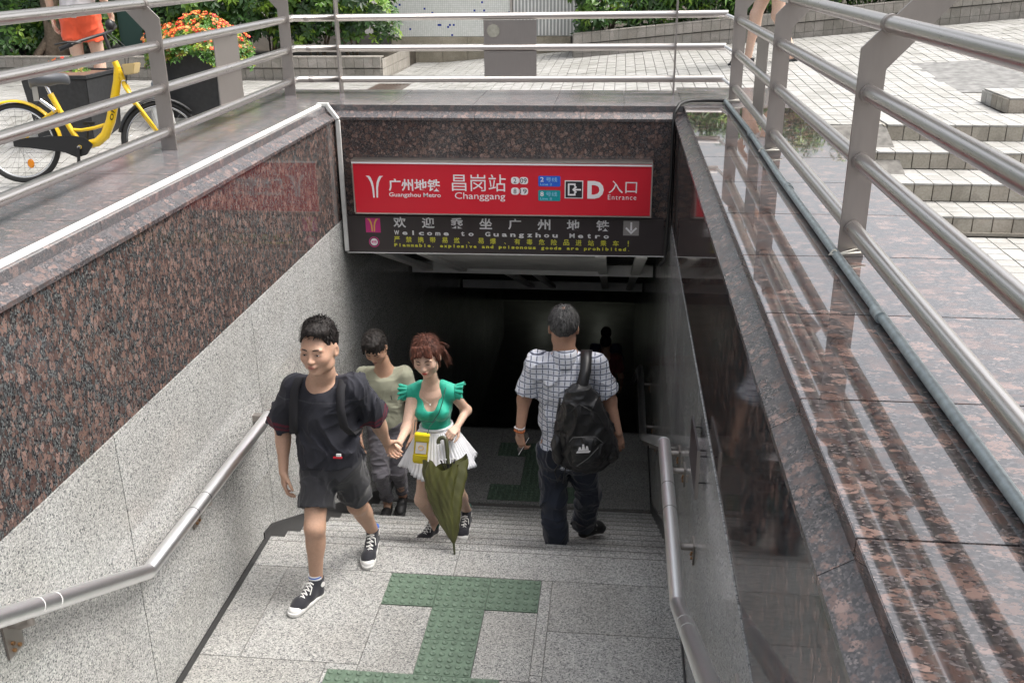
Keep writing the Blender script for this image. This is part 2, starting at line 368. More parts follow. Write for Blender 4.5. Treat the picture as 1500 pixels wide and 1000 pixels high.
# --- side walls ------------------------------------------------------
def wall_side(left):
    s=-1 if left else 1; X=0 if left else WX
    def bx(a,b,y0,y1,z0,z1):   # a,b = depth range measured outwards from the wall face
        xa,xb=X+s*a,X+s*b
        return (min(xa,xb),y0,z0),(max(xa,xb),y1,z1)
    core=MB().box(*bx(.022,.30,YNEAR,YF+.0,-1.0,2.292)).box(*bx(.09,.30,YNEAR,YF-.1,2.2921,2.345)).box(*bx(.022,.30,YF,14.0,ZF-.1,1.55))
    w=struct('wall_left' if left else 'wall_right',core,M['joint_light'])
    # grey panels
    js=[-5.52,-3.84,-2.16,-.4789,1.1987,2.87,4.50,6.15,7.83,9.5,11.2,13.9] if left else [-4.78,-3.1,-1.4186,.26,1.94,3.62,5.3,7.0,8.7,10.4,12.1,13.9]
    rows=[1.519,.9698,.4263,-.12,-.665,-1.21,-1.755,-2.30,-2.845,-3.39,-3.94]
    for i in range(len(js)-1):
        y0,y1=js[i],js[i+1]
        for r in range(len(rows)-1):
            zt,zb=rows[r],rows[r+1]
            # floor height range over the panel: skip panels wholly under the floor
            fl=lambda y: (.15*max(0,(-.53-y)/.3) if y<-.53 else 0 if y<YL else max(LZ,-.5*(y-YL)) if y<Y3 else max(ZF,LZ-.5*(y-Y3)))
            if zt<min(fl(y0),fl(y1)): continue
            MB().box(*bx(0,.02,y0+.0032,y1-.0032,zb+.0019,zt-.0019)).build('granite_panel',M['grey_wall'],w)
    # brown polished panels above
    jb=[-5.9,-4.7,-3.55,-2.4029,-1.25,-.1,1.05,2.2,YF]
    for i in range(len(jb)-1):
        MB().box(*bx(.004,.02,jb[i]+.0007,jb[i+1]-.0007,ZB+.002,2.293)).build('brown_panel',M['brown_wall'],w)
    # black skirting along landing and flights
    th=.007
    def strip(pts):
        poly=[(p[0],p[1]) for p in pts]
        MB().prism(poly,0,X-s*th,X+s*.001).build('skirting',M['black_skirt'],w)
    strip([(-.50,.001),(YL-.1,.001),(YL-.1,.047),(-.50,.047)])
    strip([(YL-.098,.001),(YL,-.2),(Y2-.05,LZ-.05),(Y2+.15,LZ),(Y2+.15,LZ+.09),(Y2-.02,LZ+.13),(YL+.05,.065),(YL-.098,.085)] if left else [(YL-.098,.001),(YL,-.2),(Y2-.05,LZ-.05),(Y2+.15,LZ),(Y2+.15,LZ+.06),(Y2-.02,LZ+.10),(YL+.05,.05),(YL-.098,.06)])
    strip([(Y2+.152,LZ),(Y3,LZ),(Y3,LZ+.07),(Y2+.152,LZ+.07)])
    strip([(Y3+.002,LZ-.15),(YE,ZF-.1),(YE,ZF+.18),(Y3+.002,LZ+.12)])
    strip([(-.53,.001),(-.53,.22),(-4.9,2.41-.02),(-4.9,2.1)])
    return w
wl=wall_side(True); wr=wall_side(False)
# --- lintel wall over the entrance -------------------------------------
wf=struct('lintel_wall',MB().box((-.0,YF+.022,1.30),(WX,YF+.28,2.292)).box((-.0,YF+.09,2.2921),(WX,YF+.28,2.345)),M['joint'])
xs=[.003,.66,1.30,1.95,WX-.003]
for a,b in zip(xs[:-1],xs[1:]):
    MB().box((a+.0008,YF+.001,1.50),(b-.0008,YF+.02,2.293)).build('brown_panel',M['brown_front'],wf)
# --- coping: slabs, fascia and bevelled course -------------------------
def coping(name,slabs,z0=ZC-.045):
    c=struct(name,slabs[0],M['joint']); return c
EX=.053; BZ=2.315; TZ=2.361
YNL=-5.9
cl=struct('coping_left',MB().box((-.79,YNL,1.5),(-.30,4.20,2.35)).box((-.30,YNL,2.346),(-.06,YF-.06,2.3505)),M['joint'])
cr=struct('coping_right',MB().box((WX+.30,YNL,1.3),(3.47,4.40,2.35)).box((WX+.06,YNL,2.346),(WX+.30,YF-.06,2.3505)),M['joint'])
cf_=struct('coping_far',MB().box((-.29,YF+.285,1.7),(WX+.29,4.2,2.35)),M['joint'])
ys=[-2.4029+.6317*k for k in range(-5,10)]
for i in range(len(ys)-1):
    y0,y1=ys[i],min(ys[i+1],YF+.0)
    if y0>=YF: break
    MB().box((WX+EX,y0+.0012,2.352),(3.50,y1-.0012,ZC)).build('coping_slab',M['brown_top'],cr,bevel=.002)
yl=[YNL+.95*k for k in range(0,10)]
for i in range(len(yl)):
    y0,y1=yl[i],min(yl[i]+.95,YF)
    if y0>=YF: break
    MB().box((-.82,y0+.0008,2.352),(-EX,y1-.0008,ZC)).build('coping_slab',M['brown_left'],cl,bevel=.002)
MB().box((-.82,YF+.001,2.352),(-EX,4.19,ZC)).build('coping_slab',M['brown_left'],cl,bevel=.002)
MB().box((WX+EX,YF+.001,2.352),(3.50,4.40,ZC)).build('coping_slab',M['brown_left'],cr,bevel=.002)
xf=[-EX+.001,.42,1.05,1.66,2.18,WX+EX-.001]
for a,b in zip(xf[:-1],xf[1:]):
    MB().box((a+.0008,YF+EX,2.352),(b-.0008,4.20,ZC)).build('coping_slab',M['brown_left'],cf_,bevel=.002)
def bev(par,a0,a1,kind):
    # profile in (depth into solid, z): lower face, bevel, back
    prof=[(-.012,2.296),(-.012,BZ),(EX+.002,TZ-.003),(EX+.03,TZ-.003),(EX+.03,2.296)]
    if kind=='L': poly=[(-d,z) for d,z in prof]; mb=MB().prism(poly,1,a0,a1)
    elif kind=='R': poly=[(WX+d,z) for d,z in prof]; mb=MB().prism(poly,1,a0,a1)
    else: poly=[(YF+d,z) for d,z in prof]; mb=MB().prism(poly,0,a0,a1)
    mb.build('bevelled_stone',M['bevel'],par)
y=-5.93
while y<YF-.01:
    a,b=y+.0012,min(y+.592,YF-.012)-.0012
    if b>a+.02: bev(cl,a,b,'L')
    y+=.592
y=-2.41-.637*5
while y<YF-.01:
    a,b=y+.0012,min(y+.637,YF-.012)-.0012
    if b>a+.02: bev(cr,a,b,'R')
    y+=.637
for a,b in ((.0,.44),(.44,.47),(.47,1.07),(1.07,1.86),(1.86,1.90),(1.90,WX)): bev(cf_,a+.0012,b-.0012,'F')
# corner blocks of the bevelled course
for nm,x0,x1,par in (('L',-.08,-.001,cl),('R',WX+.001,WX+.08,cr)):
    MB().box((x0,YF-.012,2.297),(x1,YF+.08,TZ-.004)).build('bevelled_stone',M['bevel'],par)
# --- ceiling of the covered flight ---------------------------------------
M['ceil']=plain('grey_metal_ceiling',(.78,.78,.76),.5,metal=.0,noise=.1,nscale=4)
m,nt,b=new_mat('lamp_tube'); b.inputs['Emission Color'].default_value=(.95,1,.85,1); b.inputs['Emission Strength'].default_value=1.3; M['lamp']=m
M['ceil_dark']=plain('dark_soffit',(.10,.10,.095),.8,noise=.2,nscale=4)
SL=-.386
def cz(y): return 1.262+SL*(y-3.28)
def slope_box(x0,x1,y0,y1,d0,d1):   # box following the sloping ceiling, d = height above it
    return MB().hexa([(x0,y0,cz(y0)+d0),(x1,y0,cz(y0)+d0),(x1,y1,cz(y1)+d0),(x0,y1,cz(y1)+d0),(x0,y0,cz(y0)+d1),(x1,y0,cz(y0)+d1),(x1,y1,cz(y1)+d1),(x0,y1,cz(y1)+d1)])
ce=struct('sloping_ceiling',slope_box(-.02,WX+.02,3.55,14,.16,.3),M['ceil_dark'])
for x in (.20,.56,2.03,2.36):
    slope_box(x-.045,x+.045,3.56,5.62,-.0,.05).build('ceiling_beam',M['ceil'],ce)
slope_box(.606,1.984,3.56,5.62,.03,.06).build('ceiling_panel',M['ceil'],ce)
MB().box((.02,5.621,cz(5.62)-.02),(WX-.02,5.67,cz(5.62)+.10)).build('ceiling_beam',M['ceil'],ce)
for x in (1.0,1.3,2.03,2.36):
    slope_box(x-.04,x+.04,5.68,8.9,.0,.05).build('ceiling_beam',M['ceil'],ce)
MB().box((.02,8.901,cz(8.9)-.02),(WX-.02,8.95,cz(8.9)+.10)).build('ceiling_beam',M['ceil'],ce)
# far end of the concourse
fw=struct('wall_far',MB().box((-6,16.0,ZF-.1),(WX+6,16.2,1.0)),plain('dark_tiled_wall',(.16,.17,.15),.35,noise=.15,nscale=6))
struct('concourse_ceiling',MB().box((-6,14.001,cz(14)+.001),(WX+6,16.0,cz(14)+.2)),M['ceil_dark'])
zz=[(2.0,-1.9),(3.0,-1.72),(4.3,-2.45),(4.3,-2.62),(3.0,-1.92),(2.0,-2.08)]
MB().prism([(a-1.55,b-.15) for a,b in zz],1,15.97,15.999).build('black_band',M['black_skirt'],fw)
for x in (.7,1.9):
    t=thing('ceiling_lamp','dim greenish ceiling tube lamp on the %s of the concourse'%('left side' if x<1 else 'right side'),'lamp',(x,15.4,cz(14)))
    MB().box((x-.05,14.9,cz(14)-.05),(x+.05,15.95,cz(14)-.002)).build('housing',M['ceil'],t)
    MB().tube([(x,14.95,cz(14)-.085),(x,15.9,cz(14)-.085)],.034,10).build('tube',M['lamp'],t)
# --- handrails -------------------------------------------------------------
def handrail(x,left):
    s=1 if left else -1; wx=0 if left else WX
    t=thing('handrail','stainless steel handrail bolted to the %s granite wall of the stairwell'%('left' if left else 'right'),'handrail',(wx,0,.8),group=None)
    yb,ye=(-.545,1.06) if left else (-.567,.91)
    zh=.872
    pts=[(x,-5.0,zh+(-yb*0+(yb+5.0))*.5),(x,yb,zh)]
    MB().tube(pts,.0345,24).build('rail_tube',M['steel_hand'],t)
    MB().tube([(x,yb+.002,zh),(x,ye,zh)],.0345,24).build('rail_tube',M['steel_hand'],t)
    yq=4.05; zq=zh-.5*(yq-ye)
    if left: MB().tube([(x,ye+.002,zh),(x,ye+.012,zh)],.0352,20).build('end_cap',M['steel_plate'],t); MB().box((.0,ye-.03,zh-.03),(x-.0346,ye+.01,zh+.01)).build('end_bracket',M['steel_plate'],t)
    else: MB().tube([(x,ye+.002,zh),(x,yq,zq),(x,Y3,zq),(x,Y3+3.2,zq-1.6)],.0345,24).build('rail_tube',M['steel_hand'],t)
    # sleeve rings
    for y in ((-.05,.10,) if left else (.18,.42)):
        MB().tube([(x,y-.0015,zh),(x,y+.0015,zh)],.0353,24).build('sleeve_ring',M['black_rubber'],t)
    for y in (-1.22,-1.32) if left else (-.94,-1.08):
        z=zh+.5*(yb-y); MB().tube([(x,y-.001,z+.0005),(x,y+.001,z-.0005)],.0355,24).build('sleeve_ring',M['white_plastic'],t)
    bys=(.14,-1.37) if left else (-.02,.72,1.15,-1.6,2.4,3.7,4.4,5.4)
    for y in bys:
        z=zh if yb<y<ye else zh+.5*(yb-y) if y<=yb else max(zq,zh-.5*(y-ye))
        b=MB(); 
        dzb=.05 if left else 0
        b.box((min(wx,wx+s*.008),y-.045,z-.15-dzb),(max(wx,wx+s*.008),y+.055,z-.035-dzb*.3))
        br=b.build('bracket',M['steel_plate'],t,bevel=.004)
        MB().tube([(wx+s*.004,y,z-.07),(wx+s*.05,y,z-.07),(x,y,z-.055),(x,y,z-.025)],[.017,.017,.015,.013],14).build('bracket_arm',M['steel_plate'],br)
        for k,(dy,dz) in enumerate(((-.012,-.125),(.02,-.125),(-.012,-.095))):
            MB().tube([(wx+s*.008,y+dy,z+dz-dzb),(wx+s*.017,y+dy,z+dz-dzb)],.0075,6).build('bolt',M['bolt'],br)
    return t
M['bolt']=plain('rusty_bolt',(.30,.17,.08),.45,metal=.7,noise=.4,nscale=60)
handrail(.09,True); handrail(WX-.11,False)
# small plate on the right wall
t=thing('wall_plaque','thin dark glass plaque with a steel edge standing off the right stairwell wall','plaque',(WX,-.13,1.36))
MB().hexa([(WX-.045,-.33,1.25),(WX-.037,-.33,1.25),(WX-.037,.06,1.25),(WX-.045,.06,1.25),(WX-.045,-.33,1.48),(WX-.037,-.33,1.48),(WX-.037,.06,1.46),(WX-.045,.06,1.46)]).build('plate',plain('dark_glass_plate',(.035,.025,.028),.3),t)
MB().box((WX-.048,-.333,1.249),(WX-.034,-.3305,1.482)).build('edge_trim',M['steel_plate'],t)
for y,z in ((-.28,1.3),(0.02,1.3),(-.28,1.43),(.02,1.42)): MB().tube([(WX,y,z),(WX-.0365,y,z)],.004,8).build('standoff',M['black_skirt'],t)
# white trunking on the left coping and down the lintel corner
t=thing('cable_trunking','white plastic cable trunking along the left coping edge and down the lintel corner','trunking',(-.09,3.2,2.4))
yy=[-5.5,-3.6,-1.7,.2,1.8,3.19]
for a,b in zip(yy[:-1],yy[1:]):
    MB().box((-.112,a+.002,2.4005),(-.076,b-.002,2.417)).build('trunking_length',M['white_plastic'],t,bevel=.002)
MB().box((-.12,3.19,2.4006),(-.03,3.235,2.4245)).build('elbow_cover',M['white_plastic'],t,bevel=.003)
MB().hexa([(-.055,3.195,2.40),(-.03,3.195,2.41),(-.03,3.232,2.41),(-.055,3.232,2.40),(.018,3.195,2.302),(.043,3.195,2.31),(.043,3.232,2.31),(.018,3.232,2.302)]).build('elbow_cover',M['white_plastic'],t)
MB().box((.014,3.205,1.275),(.046,3.232,2.298)).build('trunking_length',M['white_plastic'],t,bevel=.002)
# grey conduit and black cable on the right coping
t=thing('steel_conduit','grey galvanised conduit pipe tied along the right coping beside the railing posts','pipe',(2.94,0,2.42))
MB().tube([(2.93,3.45,2.418),(2.945,2.2,2.419),(2.935,.8,2.418),(2.943,-.75,2.419),(2.955,-2.3,2.418),(2.95,-5,2.418)],.0155,14).build('conduit',M['pipe'],t)
for y in (2.0,.55,-1.18,-3.0):
    MB().tube([(2.941,y-.035,2.419),(2.941,y+.035,2.419)],.0185,14).build('coupling',M['pipe'],t)
for y,px in ((3.43,3.0),(1.45,3.0),(-.55,3.0)):
    MB().tube([(2.93,y,2.438),(2.955,y,2.425),(px+.03,y+.05,2.43),(px+.05,y+.02,2.426),(2.95,y-.02,2.428),(2.918,y,2.42),(2.93,y,2.438)],.0035,6).build('zip_tie',M['zip'],t)
t=thing('black_cable','black corrugated cable bent over the right corner of the entrance and hanging down','cable',(2.6,3.3,2.4))
MB().tube([(2.93,3.46,2.42),(2.80,3.47,2.421),(2.68,3.45,2.421),(2.63,3.40,2.42),(2.585,3.30,2.415),(2.545,3.22,2.36),(2.54,3.215,2.2),(2.545,3.22,1.9),(2.535,3.222,1.5),(2.53,3.222,1.25),(2.49,3.24,1.20)],.012,10).build('cable_run',M['black_rubber'],t)

# ================================================================== SIGNS
def text_obj(name,body,x0,x1,z0,z1,y,mat,parent,bold=0,space=1.0,depth=.0008):
    cu=bpy.data.curves.new(name,'FONT'); cu.body=body; cu.offset=bold; cu.space_character=space; cu.extrude=.01; cu.resolution_u=3
    o=bpy.data.objects.new(name,cu); COL.objects.link(o)
    dg=bpy.context.evaluated_depsgraph_get(); me=bpy.data.meshes.new_from_object(o.evaluated_get(dg))
    bpy.data.objects.remove(o); bpy.data.curves.remove(cu)
    n=len(me.vertices); a=np.empty(n*3,np.float32); me.vertices.foreach_get('co',a); a=a.reshape(-1,3)
    mn=a.min(0); mx=a.max(0)
    b=np.empty_like(a); b[:,0]=x0+(a[:,0]-mn[0])/(mx[0]-mn[0])*(x1-x0); b[:,2]=z0+(a[:,1]-mn[1])/(mx[1]-mn[1])*(z1-z0)
    b[:,1]=y-depth*(a[:,2]-mn[2])/(mx[2]-mn[2])
    me.vertices.foreach_set('co',b.ravel()); me.update(); me.materials.clear()
    return link(name,me,mat,parent)
def poly_obj(name,poly,y,mat,parent,d=.0008): return MB().prism(poly,1,y-d,y).build(name,mat,parent)
def rrect(x0,z0,x1,z1,r,n=5):
    p=[]
    for cx,cz_,a0 in ((x1-r,z1-r,0),(x0+r,z1-r,90),(x0+r,z0+r,180),(x1-r,z0+r,270)):
        for k in range(n+1): a=R(a0+90*k/n); p.append((cx+r*math.cos(a),cz_+r*math.sin(a)))
    return p
M['red']=plain('red_sign_face',(.62,.012,.03),.35)
M['white_print']=plain('white_print',(.85,.83,.84),.4)
M['dark_print']=plain('dark_print',(.02,.02,.025),.4)
M['blue_print']=plain('blue_line_print',(.02,.12,.62),.4)
M['teal_print']=plain('teal_line_print',(.0,.30,.33),.4)
M['cyan_txt']=plain('cyan_print',(.30,.62,.85),.4)
M['panel_dark']=plain('brown_black_sign_panel',(.035,.027,.028),.3,noise=.15,nscale=3)
M['silver_print']=plain('silver_print',(.72,.72,.72),.4)
M['yellow_print']=plain('yellow_print',(.62,.60,.05),.5)
M['grey_print']=plain('grey_print',(.30,.28,.27),.5)
M['magenta_print']=plain('magenta_print',(.60,.03,.22),.4)
M['gold_print']=plain('gold_print',(.80,.50,.08),.4)
yb=YF-.002; YS=YF-.10
t=thing('station_sign','long red metro station sign box with white lettering mounted above the entrance','sign',(1.265,YF,1.6))
sb=MB().hexa([(.145,YS,1.600),(2.402,YS,1.612),(2.402,yb,1.612),(.145,yb,1.600),(.134,YS,2.000),(2.396,YS,2.006),(2.396,yb,2.006),(.134,yb,2.000)]).build('sign_box',M['red'],t)
for a,b,c,d in ((.128,1.998,2.402,2.012),(.138,1.594,2.408,1.604)):
    MB().hexa([(a,YS-.006,b),(c,YS-.006,b+.006),(c,yb,b+.006),(a,yb,b),(a,YS-.006,d),(c,YS-.006,d+.006),(c,yb,d+.006),(a,yb,d)]).build('frame_strip',M['steel_x'],t)
for a,b in ((.131,.141),(2.397,2.407)):
    MB().box((a,YS-.0055,1.605),(b,yb,1.997)).build('frame_strip',M['steel_x'],t)
MB().box((.131,YS-.0058,1.985),(2.400,YS-.001,1.9975)).build('frame_strip',M['white_print'],t)
y=YS-.0003
def S(name,body,x0,z0,x1,z1,mat='white_print',bold=0,space=1.0): return text_obj(name,body,x0,x1,z0,z1,y,M[mat],t,bold,space)
# forked emblem
def emblem(par,x0,z0,x1,z1,y,mat):
    w=x1-x0; h=z1-z0; 
    def arm(s):
        cx=(x0+x1)/2; p=[]
        ctl=[(-.5,1.0),(-.38,.93),(-.24,.70),(-.17,.45),(-.14,.0)]
        inn=[(-.05,0),(-.06,.45),(-.11,.72),(-.22,.93),(-.30,1.0)]
        for a,b in ctl+inn: p.append((cx+s*a*w,z0+b*h))
        if s>0: p=p[::-1]
        # pieces as quads so that the curved outline stays clean
        for k in range(4):
            q=[(cx+s*ctl[k][0]*w,z0+ctl[k][1]*h),(cx+s*ctl[k+1][0]*w,z0+ctl[k+1][1]*h),(cx+s*inn[3-k][0]*w,z0+inn[3-k][1]*h),(cx+s*inn[4-k][0]*w,z0+inn[4-k][1]*h)]
            if s<0: q=q[::-1]
            yield q
    mb=MB()
    for s in (-1,1):
        for q in arm(s): mb.prism(q,1,y-.0008,y)
    mb.build('emblem',M[mat],par)
emblem(t,.235,1.722,.372,1.890,y,'white_print')
S('lettering','广州地铁',.41,1.775,.81,1.870,bold=.02)
S('lettering','Guangzhou Metro',.41,1.722,.812,1.764,bold=.012)
S('lettering','昌岗站',.90,1.782,1.312,1.912)
S('lettering','Changgang',.920,1.706,1.306,1.772)
for (a,b,z) in (('2','09',1.868),('8','19',1.787)):
    poly_obj('number_badge',rrect(1.352,z-.027,1.412,z+.027,.02),y,M['white_print'],t)
    poly_obj('number_badge',rrect(1.416,z-.027,1.480,z+.027,.02),y,M['white_print'],t)
    text_obj('lettering',a,1.370,1.392,z-.018,z+.018,y-.001,M['dark_print'],t); text_obj('lettering',b,1.420,1.470,z-.018,z+.018,y-.001,M['dark_print'],t)
poly_obj('line_badge',rrect(1.557,1.826,1.724,1.906,.01),y,M['blue_print'],t); poly_obj('line_badge',rrect(1.557,1.716,1.724,1.798,.01),y,M['teal_print'],t)
for z,n in ((1.826,'2'),(1.716,'8')):
    text_obj('lettering',n,1.573,1.598,z+.036,z+.070,y-.001,M['white_print'],t,.01)
    text_obj('lettering','号线',1.615,1.700,z+.036,z+.070,y-.001,M['cyan_txt'],t)
    text_obj('lettering','Line '+n,1.573,1.660,z+.008,z+.026,y-.001,M['cyan_txt'],t)
poly_obj('exit_pictogram',[(1.756,1.738),(1.894,1.738),(1.894,1.874),(1.756,1.874)],y,M['white_print'],t)
poly_obj('exit_pictogram',[(1.763,1.745),(1.887,1.745),(1.887,1.867),(1.763,1.867)],y-.001,M['dark_print'],t)
mb=MB()
for q in (((1.780,1.760),(1.792,1.760),(1.792,1.852),(1.780,1.852)),((1.793,1.840),(1.838,1.840),(1.838,1.852),(1.793,1.852)),((1.793,1.760),(1.838,1.760),(1.838,1.772),(1.793,1.772)),
          ((1.826,1.773),(1.838,1.773),(1.838,1.784),(1.826,1.784)),((1.826,1.828),(1.838,1.828),(1.838,1.839),(1.826,1.839)),
          ((1.832,1.800),(1.878,1.800),(1.878,1.811),(1.832,1.811)),((1.812,1.8055),(1.838,1.779),(1.848,1.787),(1.830,1.8055)),((1.812,1.8056),(1.830,1.8056),(1.848,1.824),(1.838,1.832))):
    mb.prism(list(q),1,y-.0030,y-.0021)
mb.build('exit_pictogram',M['white_print'],t)
S('lettering','D',1.926,1.738,2.048,1.872,bold=.045)
S('lettering','入口',2.084,1.782,2.294,1.876)
S('lettering','Entrance',2.080,1.733,2.292,1.770,space=1.2)
# black welcome panel
t=thing('welcome_panel','brown-black panel of silver and yellow welcome lettering below the red sign','sign',(1.27,YF,1.27))
MB().hexa([(.030,YF-.032,1.264),(2.520,YF-.032,1.281),(2.520,YF+.020,1.281),(.030,YF+.020,1.264),(.030,YF-.032,1.560),(2.505,YF-.032,1.572),(2.505,YF+.0005,1.572),(.030,YF+.0005,1.560)]).build('panel',M['panel_dark'],t)
MB().hexa([(.030,YF-.034,1.258),(2.522,YF-.034,1.275),(2.522,YF+.25,1.275),(.030,YF+.25,1.258),(.030,YF-.034,1.2635),(2.522,YF-.034,1.2805),(2.522,YF+.25,1.2805),(.030,YF+.25,1.2635)]).build('bottom_trim',M['ceil'],t)
y=YF-.0325
mb=poly_obj('emblem_plate',[(.192,1.427),(.310,1.427),(.310,1.543),(.192,1.543)],y,M['magenta_print'],t)
emblem(t,.205,1.435,.297,1.538,y-.001,'gold_print')
def ringp(cx,cz_,r0,r1,y,mat,par,n=28):
    mb=MB()
    for k in range(n):
        a,b=2*PI*k/n,2*PI*(k+1)/n
        mb.prism([(cx+r0*math.cos(a),cz_+r0*math.sin(a)),(cx+r1*math.cos(a),cz_+r1*math.sin(a)),(cx+r1*math.cos(b),cz_+r1*math.sin(b)),(cx+r0*math.cos(b),cz_+r0*math.sin(b))],1,y-.0008,y)
    return mb.build('stamp_emblem',mat,par)
ringp(.252,1.350,.036,.042,y,M['magenta_print'],t); ringp(.252,1.350,.0,.029,y,M['white_print'],t); 
text_obj('stamp_emblem','地铁',.230,.274,1.338,1.362,y-.001,M['magenta_print'],t,.02)
def spaced(body,x0,x1,z0,z1,mat,bold=0,w=None,slant=0):
    n=len(body); 
    for i,ch in enumerate(body):
        if ch==' ': continue
        cw=w if w else (x1-x0)/n*.6
        c=x0+cw/2+(x1-x0-cw)*i/(n-1)
        k=cw; h0,h1=z0,z1
        if ch in 'aceomnrsuvxz': h1=z0+(z1-z0)*.72
        if ch in 'gpqy': h0=z0-(z1-z0)*.25; h1=z0+(z1-z0)*.72
        if ch in 'il': k=cw*.3
        if ch in 't': k=cw*.65
        if ch in '.,': k=cw*.22; h1=z0+(z1-z0)*.2
        if ch in '!': k=cw*.2
        if ch=='、': k=cw*.3; h1=z0+(z1-z0)*.3
        text_obj('lettering',ch,c-k/2,c+k/2,h0,h1,y,M[mat],t,bold)
spaced('欢迎乘坐广州地铁',.415,2.097,1.470,1.556,'silver_print',.02,w=.100)
spaced('Welcome to Guangzhou Metro',.417,2.095,1.412,1.448,'silver_print',.03,w=.040)
spaced('严禁携带易燃、易爆、有毒危险品进站乘车!',.413,2.268,1.352,1.398,'yellow_print',.01,w=.046)
spaced('Flammable, explosive and poisonous goods are prohibited.',.413,2.262,1.316,1.342,'yellow_print',.04,w=.024)
poly_obj('arrow_plate',[(2.203,1.440),(2.322,1.440),(2.322,1.554),(2.203,1.554)],y,M['grey_print'],t)
mb=MB()
for q in (((2.256,1.478),(2.270,1.478),(2.270,1.545),(2.256,1.545)),((2.263,1.450),(2.263,1.470),(2.228,1.505),(2.218,1.495)),((2.2632,1.450),(2.308,1.495),(2.298,1.505),(2.2632,1.470))):
    mb.prism(list(q),1,y-.0021,y-.0012)
mb.build('down_arrow',M['white_print'],t)

# ================================================================== RAILINGS
def post_mesh(side):   # plate in x-z plane; side -1 left, +1 right (outward bend)
    mb=MB(); s=side; h=.045; th=.006
    poly=[(-h,0),(h,0),(h,.66)] if s>0 else [(-h,0),(h,0),(h,.70)]
    if s>0: poly=[(-h,0),(h,0),(h,.665),(h+.33,1.03),(h+.26,1.10),(-h,.735)]
    else: poly=[(-h,0),(h,0),(h,.735),(-h-.26,1.10),(-h-.33,1.03),(-h,.665)]
    mb.prism([poly[0],poly[1],poly[2],poly[5]],1,-th,th)
    mb.prism([poly[5],poly[2],poly[3],poly[4]],1,-th,th)
    return mb
RH=(.105,.350,.585); 
def railing(name,side,xf,ys,y0,y1,label,panel):
    t=thing(name,label,'railing',(xf(0),0,ZC))
    for yp in ys:
        mb=post_mesh(side); p=mb.build('post',M['steel_plate'],t); 
        p.matrix_parent_inverse=Matrix(); p.location=Vector((xf(yp)-xf(0),yp,0))
        for h,dx in [(a,0) for a in RH]+[(.812,.045*side)]:
            MB().tube([(dx,-.016,h),(dx,.016,h)],.034,20).build('collar',M['steel_plate'],p)
        MB().box((-.047,-.008,0),(.047,.008,.012)).build('post_foot',M['steel_plate'],p)
    for h,dx in [(a,0) for a in RH]+[(.812,.045*side),(1.03,.29*side)]:
        MB().tube([(xf(y0)+dx,y0,ZC+h),(xf(y1)+dx,y1,ZC+h)],.0285,24).build('rail',M['steel'],t)
    ya,yb_=panel
    for a,b in ((RH[0]+.026,RH[1]-.026),(RH[1]+.026,RH[2]-.026)):
        x=xf((ya+yb_)/2); MB().box((x-.003,ya,ZC+a),(x+.003,yb_,ZC+b)).build('infill_panel',M['steel_plate'],t)
    return t
railing('railing',1,lambda y:3.0,(-4.5,-2.5,-.50,1.50,3.50),-5.9,3.53,'brushed steel railing on the right coping beside the plaza steps',(2.0,2.46))
railing('railing',-1,lambda y:-.47-.02*(y-1.42),(-.98,1.42,3.81),-5.9,3.90,'brushed steel railing on the left coping in front of the bicycle',(2.30,2.72))
t=thing('railing','brushed steel railing of three tubes across the far coping above the red sign','railing',(1.2,4.0,ZC))
for k,h in enumerate(RH):
    MB().tube([(-.523,3.905,ZC+h),(-.515,4.02,ZC+h),(2.96,4.0,ZC+h+(.012 if k<2 else .02))],.0275,20).build('rail',M['steel_x'],t)
    MB().tube([(-.515+.14,4.02,ZC+h),(-.515+.10,4.02,ZC+h)],.0285,16).build('elbow_weld',M['steel_x'],t)
    MB().tube([(2.90,4.0,ZC+h+.012),(2.955,3.98,ZC+h+.012),(2.99,3.55,ZC+h)],.012,8).build('rail_joint',M['steel_hand'],t)
for x in (-.14,2.571):
    y=3.99
    MB().prism([(y-.045,ZC),(y+.045,ZC),(y+.045,ZC+.9),(y-.045,ZC+.9)],0,x-.006,x+.006).build('post',M['steel_plate'],t)
for a,b in ((RH[0]+.027,RH[1]-.02),(RH[1]+.03,RH[2]-.02)):
    MB().box((1.052,3.997,ZC+a),(1.475,4.003,ZC+b)).build('infill_panel',M['steel_plate'],t)
MB().tube([(1.13,3.9965,2.885),(1.13,3.990,2.885)],.05,24).build('round_sticker',plain('faded_round_sticker',(.36,.35,.29),.8,noise=.2,nscale=30),t)

# ================================================================== PLAZA
def sst(a,b,x):
    t=min(1,max(0,(x-a)/(b-a))); return t*t*(3-2*t)
def gz(x,y):
    far=2.15+.085*max(0,x+.2)
    if x<3.4: near=2.15+.062*max(0,x+.2)
    else: near=2.385
    k=sst(3,7.5,y); z=near+(far-near)*k
    if x<-.7:
        left=1.84+(2.15-1.84)*min(1,max(0,(y-2.9)/1.5)); w=min(1,(-.7-x)/.3); z=z*(1-w)+left*w
    return z
def gnd(x,y):   # whole terrain incl. the lower pavement right of the railing
    if x>3.49 and y<2.58:
        if x<3.88: return 2.385-.415*min(1,max(0,(2.58-y)/1.2))
        return 1.96
    return gz(x,y)
xs=[-60,-30,-16,-10,-8]+[round(-6+.25*i,3) for i in range(0,73)]+[14,18,30,60]
ysg=[-60,-20,-8,-4,-2,0,1,1.5,2,2.4,2.575,2.585]+[round(2.9+.25*i,3) for i in range(0,27)]+[12,16,30,60,120]
xs=sorted(set(xs+[-.829,-.80,-.30,2.87,3.48,3.4905,3.495,3.879,3.881,4.5,4.939,4.941,-.70,-1.0])); 
ysg=sorted(set(ysg+[4.19,4.40,4.399,3.1,3.09,3.595,3.605]))
mb=MB(); idx={}
